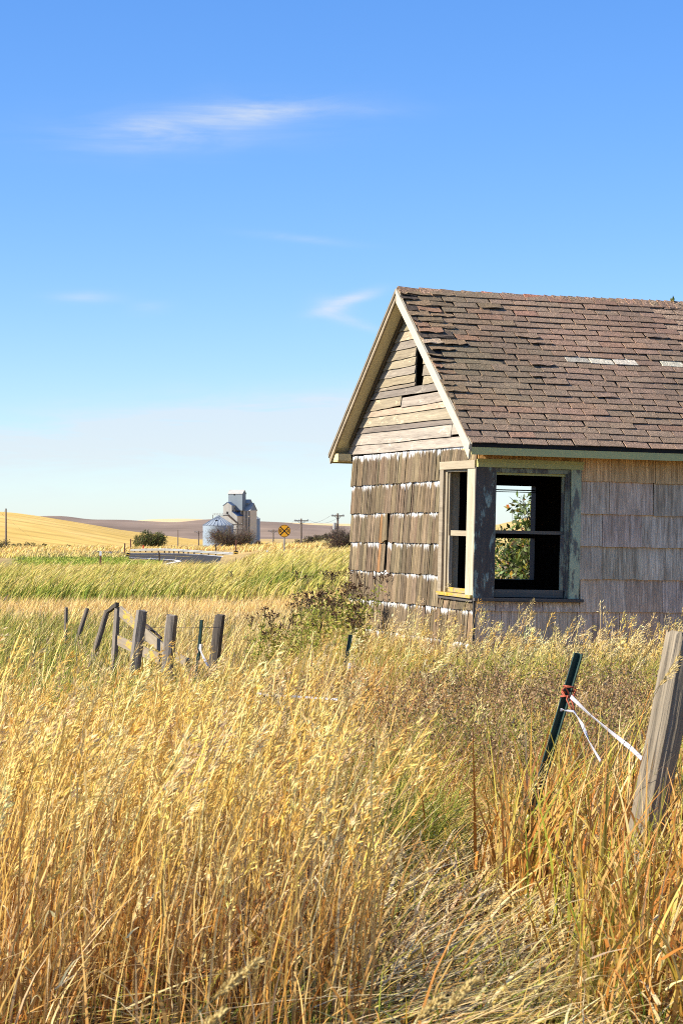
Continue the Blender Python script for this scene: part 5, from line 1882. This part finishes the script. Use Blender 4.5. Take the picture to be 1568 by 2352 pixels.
V = Veg()
P = field(6.6, 16.5, 800)
P = thin(P, (0.02 + 0.98 * tall_mask(P)) * np.clip(-0.25 + 1.6 * vnoise(P[:, 0], P[:, 1], 4.5, 7), 0, 1) * (1 - 0.4 * sm(11, 16, P[:, 1])))
n = len(P)
V.ribbons(P, RNG.uniform(0.20, 0.68, n) * (1 - 0.3 * sm(10, 14, P[:, 1])), RNG.uniform(0.006, 0.017, n), wind(n, 0.12, 0.28), RNG.uniform(0, 0.45, n) ** 1.3, 5, pick(RUST + STRAWS + [GREENS[1], (0.20, 0.085, 0.022), (0.13, 0.06, 0.02)], [4, 4, 2, 2, 2, 1, 3, 3, 0.6, 4, 3], n), pick(STRAWS + RUST[:2] + [GREENS[2]], [4, 4, 3, 2, 2, 1.5, 0.4], n), 1.8, 0.9)  # darkest base browns put the shade between stems into the leaf colour
# curled, broken leaves hanging off the stems
n = len(P) // 3
S = P[RNG.choice(len(P), n)] + np.stack([RNG.normal(0, 0.05, n), RNG.normal(0, 0.05, n), RNG.uniform(0.12, 0.55, n)], -1)
V.ribbons(S, RNG.uniform(0.05, 0.16, n), RNG.uniform(0.005, 0.010, n), wind(n, 0.5, 1.1), RNG.uniform(0.6, 2.2, n), 4, pick(STRAWS + RUST, [3, 4, 3, 2, 2, 2, 1, 2], n), None, 1.2, 0.9)
tag(V.build('golden_grass_leaves', M['grass']), 'dry rusty leaves among the stems of the near golden grass', kind='stuff')

# broad-bladed green and amber grass, near right
V = Veg()


def right_mask(P):
    p = pxo(P) + 160 * (vnoise(P[:, 0], P[:, 1], 1.1, 31) - 0.5)
    e0 = np.interp(P[:, 1], [7.0, 8.4, 9.6], [1260, 1230, 1100])
    return sm(e0, e0 + 140, p) * (1 - sm(10.6, 12.6, P[:, 1] + 1.6 * (vnoise(P[:, 0], P[:, 1], 0.7, 33) - 0.5)))


P = field(7.0, 13.5, 760)
P = thin(P, right_mask(P) * np.clip(-0.15 + 1.7 * vnoise(P[:, 0], P[:, 1], 4.5, 9), 0, 1))
n = len(P)
tone = vnoise(P[:, 0], P[:, 1], 1.4, 10)[:, None]
c0 = pick(RUST + [GREENS[1], GREENS[2], STRAWS[2]], [3, 4, 2, 3, 2, 2, 3], n)
c1 = np.where(RNG.random((n, 1)) < 0.15 + 0.75 * tone, pick(GREENS + YGREEN, [2, 3, 3, 1, 3, 2, 2], n), pick(STRAWS + RUST, [3, 3, 3, 2, 3, 4, 2, 3], n))
V.ribbons(P, RNG.uniform(0.26, 0.86, n) * (0.75 + 0.35 * sm(7.5, 9.2, P[:, 1])), RNG.uniform(0.009, 0.023, n), wind(n, 0.12, 0.24), RNG.uniform(0, 0.6, n) ** 1.4, 6, c0, c1, 1.9, 0.93)
X = field(7.5, 9.25, 330)
X = thin(X, (pxo(X) > 1330) * (pxo(X) < 1800) * np.clip(-0.1 + 1.6 * vnoise(X[:, 0], X[:, 1], 5.0, 39), 0, 1))
nx_ = len(X)
V.ribbons(X, RNG.uniform(0.45, 0.86, nx_), RNG.uniform(0.008, 0.018, nx_), wind(nx_, 0.14, 0.22), RNG.uniform(0, 0.45, nx_), 6, pick(RUST + [GREENS[1], GREENS[2]], [3, 4, 2, 3, 2, 2], nx_), pick(STRAWS + RUST[:2] + GREENS[1:3] + YGREEN, [3, 3, 2, 1, 3, 4, 2, 3, 2, 2, 1], nx_), 1.9, 0.93)
m_ = n // 3
S = P[RNG.choice(n, m_)] + np.stack([RNG.normal(0, 0.04, m_), RNG.normal(0, 0.04, m_), RNG.uniform(0.08, 0.4, m_)], -1)
V.ribbons(S, RNG.uniform(0.05, 0.16, m_), RNG.uniform(0.008, 0.017, m_), wind(m_, 0.4, 1.3), RNG.uniform(0.6, 2.4, m_), 5, pick(STRAWS + RUST, [4, 5, 3, 2, 2, 2, 1, 2], m_), None, 1.2, 0.9)
tag(V.build('broad_blade_grass', M['grass']), 'green and amber broad bladed grass on the near right', kind='stuff')

# flattened, matted grass in the trampled hollow and thatch under everything near
V = Veg()
P = field(5.8, 15.0, 640)
hol = (1 - tall_mask(P)) * (1 - 0.75 * right_mask(P))
P = thin(P, 0.22 + 0.78 * hol)
n = len(P)
flow = 0.55 + 2.0 * (vnoise(P[:, 0], P[:, 1], 0.6, 41) - 0.5) + RNG.normal(0, 0.28, n)
L = RNG.uniform(0.30, 0.85, n)
rise = RNG.uniform(0.06, 0.34, n)
hh = L * rise
lean = np.stack([np.cos(flow), np.sin(flow)], -1) * (np.sqrt(1 - rise ** 2) / rise)[:, None]
P[:, 2] += RNG.uniform(0.0, 0.17, n) * (0.4 + 0.9 * vnoise(P[:, 0], P[:, 1], 1.3, 42))
c0 = pick(STRAWS + RUST[:2] + GREENS[:3] + YGREEN[:1], [5, 9, 3, 2, 1, 1, 0.4, 0.8, 1.2, 1.6], n)
V.ribbons(P, hh, RNG.uniform(0.006, 0.016, n), lean, RNG.uniform(0.2, 1.2, n), 5, c0, pick(STRAWS + YGREEN[:1], [3, 4, 3, 2, 1], n), 1.1, 0.85, None, 0.8)
P = field(6.4, 14.5, 330)
P = thin(P, (1 - tall_mask(P)) * (1 - 0.8 * right_mask(P)) * np.clip(-0.3 + 1.8 * vnoise(P[:, 0], P[:, 1], 3.2, 45), 0, 1))
n = len(P)
P[:, 2] += RNG.uniform(0.0, 0.1, n)
V.ribbons(P, RNG.uniform(0.12, 0.40, n), RNG.uniform(0.005, 0.012, n), wind(n, 0.35, 0.55, 0.1), RNG.uniform(0.1, 0.8, n), 5, pick(RUST + GREENS + STRAWS[:3], [3, 3, 2, 2, 3, 3, 2, 2, 2, 2, 3], n), pick(GREENS[:3] + YGREEN + STRAWS + RUST[:2], [3, 3, 3, 3, 2, 2, 3, 2, 3, 2, 2, 2], n), 1.6, 0.92)
tag(V.build('matted_grass', M['grass']), 'flattened pale straw matted in a trampled hollow', kind='stuff')

# fresh green blades in the hollow and scattered tufts
V = Veg()
P = field(6.8, 24.0, 120)
g_ = vnoise(P[:, 0], P[:, 1], 0.55, 51)
p_ = pxo(P)
zone = sm(0.52, 0.70, g_) * (0.35 + 0.65 * (sm(850, 1000, p_) * (1 - sm(1350, 1500, p_))))
zone = zone + 0.8 * (1 - sm(250, 420, p_)) * sm(15, 18, P[:, 1])
P = thin(P, np.clip(zone, 0, 1) * 0.9)
tuft = P
idx_ = RNG.integers(0, len(tuft), len(tuft) * 9)
P = tuft[idx_] + np.concatenate([RNG.normal(0, 0.05, (len(idx_), 2)), np.zeros((len(idx_), 1))], 1)
n = len(P)
V.ribbons(P, RNG.uniform(0.2, 0.58, n) * (0.45 + 0.55 * sm(8.5, 11, P[:, 1])), RNG.uniform(0.005, 0.010, n), wind(n, 0.30, 0.45), RNG.uniform(0, 0.5, n), 5, pick(GREENS, [4, 3, 1, 2], n), pick(GREENS + YGREEN, [3, 3, 3, 1, 2, 1, 2], n), 1.8, 0.92)
tag(V.build('green_tuft_grass', M['grass']), 'fresh green grass tufts scattered in the near field', kind='stuff')

# middle field up to the house
V = Veg()
P = field(11.0, 26.0, 560, side=1.6)
P = thin(P, (1 - 0.7 * tall_mask(P)) * (0.10 + 0.90 * sm(11.0, 13.5 + 1.5 * sm(850, 950, pxo(P)) * (1 - sm(1250, 1350, pxo(P))), P[:, 1])) * np.clip(0.1 + 1.2 * (0.5 * vnoise(P[:, 0], P[:, 1], 1.2, 61) + 0.5 * vnoise(P[:, 0], P[:, 1], 4.0, 64)), 0, 1))
n = len(P)
p_ = pxo(P)
warm = vnoise(P[:, 0], P[:, 1], 0.55, 62)[:, None]
greenish = (np.clip((1 - sm(300, 560, p_)) * 0.65 + 0.10, 0, 1))[:, None]
c0 = np.where(RNG.random((n, 1)) < 0.22 + 0.30 * warm, pick(RUST, [3, 3, 2, 3], n), pick(STRAWS, [4, 3, 4, 2], n))
c1 = np.where(RNG.random((n, 1)) < greenish, pick(GREENS + YGREEN, [2, 3, 3, 1, 4, 3, 3], n), pick(STRAWS + GOLDEN, [3, 3, 3, 1, 3, 2, 2, 1], n))
c0 = np.where(RNG.random((n, 1)) < greenish * 0.8, pick(GREENS, [3, 3, 2, 2], n), c0)
tallh = 0.40 + 0.20 * (vnoise(P[:, 0], P[:, 1], 0.7, 63) - 0.5) - 0.06 * sm(18, 22, P[:, 1]) * sm(700, 900, p_) - 0.10 * sm(15, 19, P[:, 1]) * (1 - sm(520, 680, p_))
h = np.clip(RNG.normal(1, 0.28, n), 0.35, 1.6) * tallh
V.ribbons(P, h, RNG.uniform(0.0045, 0.009, n) * (0.8 + 0.02 * P[:, 1]), wind(n, 0.13, 0.22), RNG.uniform(0, 0.5, n), 4, c0, c1, 1.8, 0.88)
tag(V.build('mid_field_grass', M['grass']), 'dry mixed grass between the near fence and the house', kind='stuff')

# airy panicle grass standing against the house walls and dotted over the middle field
V = Veg()
P = field(13.0, 25.5, 46, side=1.6)
q = P @ HM[:3, :3].T + HM[:3, 3]
near_f = (q[:, 1] < 0) & (q[:, 1] > -3.2) & (q[:, 0] > -1.2)
near_g = (q[:, 0] < 0) & (q[:, 0] > -1.4) & (q[:, 1] > -1) & (q[:, 1] < 4.0)
P = thin(P, np.where(near_f, 1.0, np.where(near_g, 0.75, 0.16 * sm(560, 760, pxo(P)))) * (0.4 + vnoise(P[:, 0], P[:, 1], 1.1, 71)))
q = P @ HM[:3, :3].T + HM[:3, 3]
nearw = np.exp(-np.maximum(0, -q[:, 1]) / 1.6)
n = len(P)
h = RNG.normal(0.52, 0.12, n) + (RNG.random(n) < 0.07) * 0.25
stem = V.ribbons(P, h, RNG.uniform(0.003, 0.0048, n), wind(n, 0.18, 0.13), np.full(n, 0.04), 6, pick(STRAWS, [3, 3, 2, 1], n), pick(GOLDEN + STRAWS[:2], [2, 1, 3, 1, 3, 4], n), 1.9, 0.4)
V.plume(stem, 30, RNG.uniform(0.12, 0.20, n), RNG.uniform(0.018, 0.038, n), 0.036, 0.0060, pick(GOLDEN + STRAWS[:2], [2, 1, 3, 0.5, 3, 4], n))
tag(V.build('panicle_grass', M['grass']), 'airy straw coloured seed grass standing in front of the house walls', kind='stuff')

# brown seedy forbs and reddish stems in the middle
V = Veg()
P = field(12.2, 19.5, 26)
p_ = pxo(P)
m1 = sm(880, 1000, p_) * (1 - sm(1380, 1500, p_)) * (0.3 + vnoise(P[:, 0], P[:, 1], 0.8, 81))
m2 = 0.20
P = thin(P, np.maximum(m1, m2))
n = len(P)
nb = 5
B = np.repeat(P, nb, 0) + np.concatenate([RNG.normal(0, 0.03, (n * nb, 2)), np.zeros((n * nb, 1))], 1)
h = RNG.uniform(0.32, 0.62, n * nb)
st_ = V.ribbons(B, h, np.full(n * nb, 0.005), wind(n * nb, 0.12, 0.30), np.zeros(n * nb), 4, pick([(0.22, 0.12, 0.06), (0.32, 0.20, 0.09)], [1, 1], n * nb), None, 1.4, 0.4)
k = 26
t = RNG.uniform(0.45, 1.0, (n * nb, k))
it = np.clip((t * 4).astype(int), 0, 3)
fr = t * 4 - it
ar = np.arange(n * nb)[:, None]
pp = (st_[ar, it] * (1 - fr[..., None]) + st_[ar, it + 1] * fr[..., None]).reshape(-1, 3)
mm = len(pp)
pp = pp + RNG.normal(0, 0.022, (mm, 3))
V.leaves(pp, unit(mm, 0.3), RNG.uniform(0.012, 0.028, mm), RNG.uniform(0.010, 0.018, mm), pick([(0.34, 0.22, 0.11), (0.24, 0.14, 0.07), (0.46, 0.33, 0.17), (0.24, 0.24, 0.06)], [4, 3, 3, 2], mm))
tag(V.build('dry_weeds', M['grass']), 'brown seedy dry weeds and reddish stems in the middle of the field', kind='stuff')

V = Veg()
P = field(12.0, 22.0, 36)
p_ = pxo(P)
P = thin(P, (0.12 + sm(430, 560, p_) * (1 - sm(980, 1120, p_))) * (0.25 + vnoise(P[:, 0], P[:, 1], 0.9, 91)))
n = len(P) * 6
B = np.repeat(P, 6, 0) + np.concatenate([RNG.normal(0, 0.05, (n, 2)), np.zeros((n, 1))], 1)
V.ribbons(B, RNG.uniform(0.25, 0.60, n), RNG.uniform(0.005, 0.009, n), wind(n, 0.15, 0.2), RNG.uniform(0, 0.4, n), 4, pick(REDS + RUST, [2, 2, 2, 2, 1, 1], n), pick(RUST + STRAWS[:2] + REDS, [2, 2, 1, 2, 2, 1, 1, 1], n), 1.7, 0.9)
tag(V.build('rust_red_grass', M['grass']), 'rust red grass clumps in the middle of the field', kind='stuff')

# left field beyond the old posts
V = Veg()
P = field(24.0, 62.0, 95, side=3.0)
p_ = pxo(P)
P = thin(P, (p_ < 900) * (0.5 + 0.7 * vnoise(P[:, 0], P[:, 1], 0.5, 101)))
n = len(P)
y_ = P[:, 1]
strip_ = (sm(46, 52, y_ + 5 * (vnoise(P[:, 0], P[:, 1], 0.2, 102) - 0.5)))[:, None]
gl = (np.clip(0.15 + 0.55 * (1 - sm(120, 480, pxo(P))), 0, 1))[:, None] * (1 - strip_)
c1 = np.where(RNG.random((n, 1)) < gl, pick(GREENS + YGREEN, [2, 3, 3, 1, 4, 4, 3], n), pick(STRAWS + GOLDEN, [4, 4, 2, 0.5, 3, 1, 3, 0.5], n))
c0 = np.where(RNG.random((n, 1)) < gl, pick(GREENS, [3, 3, 2, 2], n), pick(STRAWS, [4, 3, 4, 1.5], n))
h = np.clip(RNG.normal(1, 0.25, n), 0.4, 1.6) * (0.44 - 0.16 * strip_[:, 0])
V.ribbons(P, h, RNG.uniform(0.010, 0.018, n), wind(n, 0.30, 0.25), RNG.uniform(0, 0.5, n), 4, c0, c1, 1.7, 0.85)
tag(V.build('left_field_grass', M['grass']), 'wind-bent straw and green grass beyond the old wooden posts', kind='stuff')

# green-gold bank and the far verge up to the road
V = Veg()
P = field(61.0, 118.0, 42, side=4.0)
p_ = pxo(P)
P = thin(P, (p_ < 860) * (0.45 + 0.8 * vnoise(P[:, 0], P[:, 1], 0.22, 111)) * sm(62, 66, P[:, 1] + 14 * (vnoise(P[:, 0], P[:, 1], 0.30, 114) - 0.4)))
n = len(P)
clump = vnoise(P[:, 0], P[:, 1], 0.28, 112)
face = 1 - sm(66, 84, P[:, 1])
gl = np.clip(0.06 * face + 0.95 * sm(0.52, 0.70, clump) * (0.35 + 0.65 * face), 0, 0.9)[:, None]
c0 = np.where(RNG.random((n, 1)) < gl + 0.1, pick(GREENS, [4, 3, 2, 2], n), pick(YGREEN + STRAWS[:1], [3, 2, 3, 2], n))
c1 = np.where(RNG.random((n, 1)) < gl, pick(GREENS + YGREEN, [2.5, 3, 2, 1.5, 2, 1, 3], n), pick(YGREEN + GOLDEN + STRAWS[:2], [4, 5, 1, 4, 2, 3, 0.3, 2, 2], n))
h = np.clip(RNG.normal(1, 0.22, n), 0.5, 1.6) * (0.72 - 0.18 * sm(95, 118, P[:, 1])) * (0.60 + 0.7 * vnoise(P[:, 0], P[:, 1], 0.45, 113))
V.ribbons(P, h, RNG.uniform(0.022, 0.040, n), wind(n, 0.50, 0.22), RNG.uniform(0.1, 0.6, n), 4, c0, c1, 1.7, 0.8)
tag(V.build('bank_grass', M['grass']), 'green and gold wind-swept grass on the bank below the road', kind='stuff')

V = Veg()
P = field(112.0, 205.0, 12, side=6.0)
p_ = pxo(P)
right_ = sm(545, 580, p_)
P = thin(P, (p_ < 850) * np.maximum(right_, 0.9 * (1 - sm(118, 128, P[:, 1]))) * (1 - sm(195, 205, P[:, 1])))
n = len(P)
V.ribbons(P, np.clip(RNG.normal(0.52, 0.13, n), 0.2, 0.9), RNG.uniform(0.05, 0.08, n), wind(n, 0.45, 0.2), RNG.uniform(0, 0.5, n), 3, pick(YGREEN + STRAWS[:2], [2, 2, 1, 2, 2], n), pick(GOLDEN + YGREEN[:2], [4, 2, 4, 0.5, 1.4, 2], n), 1.7, 0.8)
P = field(236.0, 250.0, 7.0, side=6.0)
P = thin(P, (pxo(P) < 287))
n = len(P)
V.ribbons(P, np.clip(RNG.normal(0.55, 0.13, n), 0.2, 0.9), RNG.uniform(0.08, 0.13, n), wind(n, 0.4, 0.2), RNG.uniform(0, 0.5, n), 3, pick(YGREEN + STRAWS[:2], [2, 2, 1, 2, 2], n), pick(GOLDEN + YGREEN[:2], [4, 2, 4, 0.5, 1.4, 2], n), 1.7, 0.8)
P = field(255.0, 330.0, 3.0, side=6.0)
p_ = pxo(P)
P = thin(P, (p_ < 820) * (1 - (sm(290, 300, p_) * (1 - sm(545, 560, p_))) * (P[:, 1] < 290)))
n = len(P)
V.ribbons(P, np.clip(RNG.normal(0.6, 0.16, n), 0.2, 1.0), RNG.uniform(0.10, 0.16, n), wind(n, 0.4, 0.2), RNG.uniform(0, 0.5, n), 3, pick(STRAWS, [2, 2, 2, 0.6], n), pick(GOLDEN + GREENS[:2], [4, 2, 4, 0.5, 0.7, 0.7], n), 1.7, 0.8)
tag(V.build('verge_grass', M['grass']), 'golden grass along the road verges around the yellow sign', kind='stuff')

# lawn blades beside the road
V = Veg()
P = field(186.0, 245.0, 9, side=4.0)
P = thin(P, lawn_mask(P[:, 0], P[:, 1]))
n = len(P)
V.ribbons(P, RNG.uniform(0.12, 0.34, n), RNG.uniform(0.09, 0.15, n), wind(n, 0.4, 0.3), RNG.uniform(0, 0.4, n), 2, pick([(0.20, 0.26, 0.03), (0.30, 0.32, 0.05), (0.44, 0.38, 0.10)], [2, 2, 1], n), pick([(0.26, 0.34, 0.04), (0.40, 0.42, 0.07), (0.55, 0.46, 0.13)], [3, 3, 1.2], n), 1.5, 0.8)
tag(V.build('lawn_grass', M['grass']), 'bright green mown lawn beside the road', kind='stuff')

# a few single seed stalks close to the camera
V = Veg()


def stalk(px, py, d, length, lean, col, seedlen, rad, spike=True):
    tip = at(px, py, d)
    g0 = gz(tip.x - 0.3, d)
    hgt = tip.z - g0
    b = np.array([[tip.x - lean * hgt, d, g0]])
    Pst = V.ribbons(b, np.array([hgt]), np.array([0.004]), np.array([[lean, 0.0]]), np.array([0.0]), 10, np.array([col]), np.array([col]), 2.2, 0.3, np.array([0.2]))
    V.plume(Pst, 260 if spike else 70, np.array([seedlen]), np.array([rad]), 0.014 if spike else 0.02, 0.005, np.array([col]), (0.1, 0) if spike else (0.8, 0), 0.05 if spike else 0.5)


G_ = (0.66, 0.50, 0.20)
stalk(592, 2205, 4.6, 0.7, 0.55, G_, 0.13, 0.010)
stalk(515, 2318, 4.3, 0.5, 0.5, G_, 0.11, 0.010)
stalk(1090, 2250, 4.6, 0.5, 0.45, G_, 0.10, 0.010)
stalk(1010, 2292, 4.5, 0.5, 0.5, G_, 0.07, 0.008)
stalk(1500, 1470, 9.9, 0.8, 0.30, G_, 0.10, 0.009)
stalk(1462, 1478, 9.6, 0.8, 0.35, G_, 0.13, 0.010)
stalk(1545, 1530, 9.0, 0.8, 0.35, G_, 0.10, 0.016, False)
stalk(1560, 1500, 9.2, 0.8, 0.30, G_, 0.12, 0.016, False)
stalk(1225, 1372, 20.5, 0.8, 0.32, G_, 0.22, 0.030, False)
stalk(1205, 1400, 20.8, 0.8, 0.32, G_, 0.20, 0.030, False)
for px, py, d in [(905, 1760, 8.2), (880, 1795, 8.0), (795, 1735, 8.6), (780, 1770, 8.3), (700, 1690, 8.8), (660, 1660, 9.0), (840, 1830, 7.9), (610, 1600, 9.6), (560, 1560, 10.0), (365, 1520, 10.5), (250, 1545, 10.2), (1250, 1760, 8.4)]:
    stalk(px, py, d, 1.0, random.uniform(0.2, 0.32), G_, 0.17, 0.020, False)
tag(V.build('seed_stalks', M['grass']), 'single pale seed stalks standing out near the camera', kind='stuff')
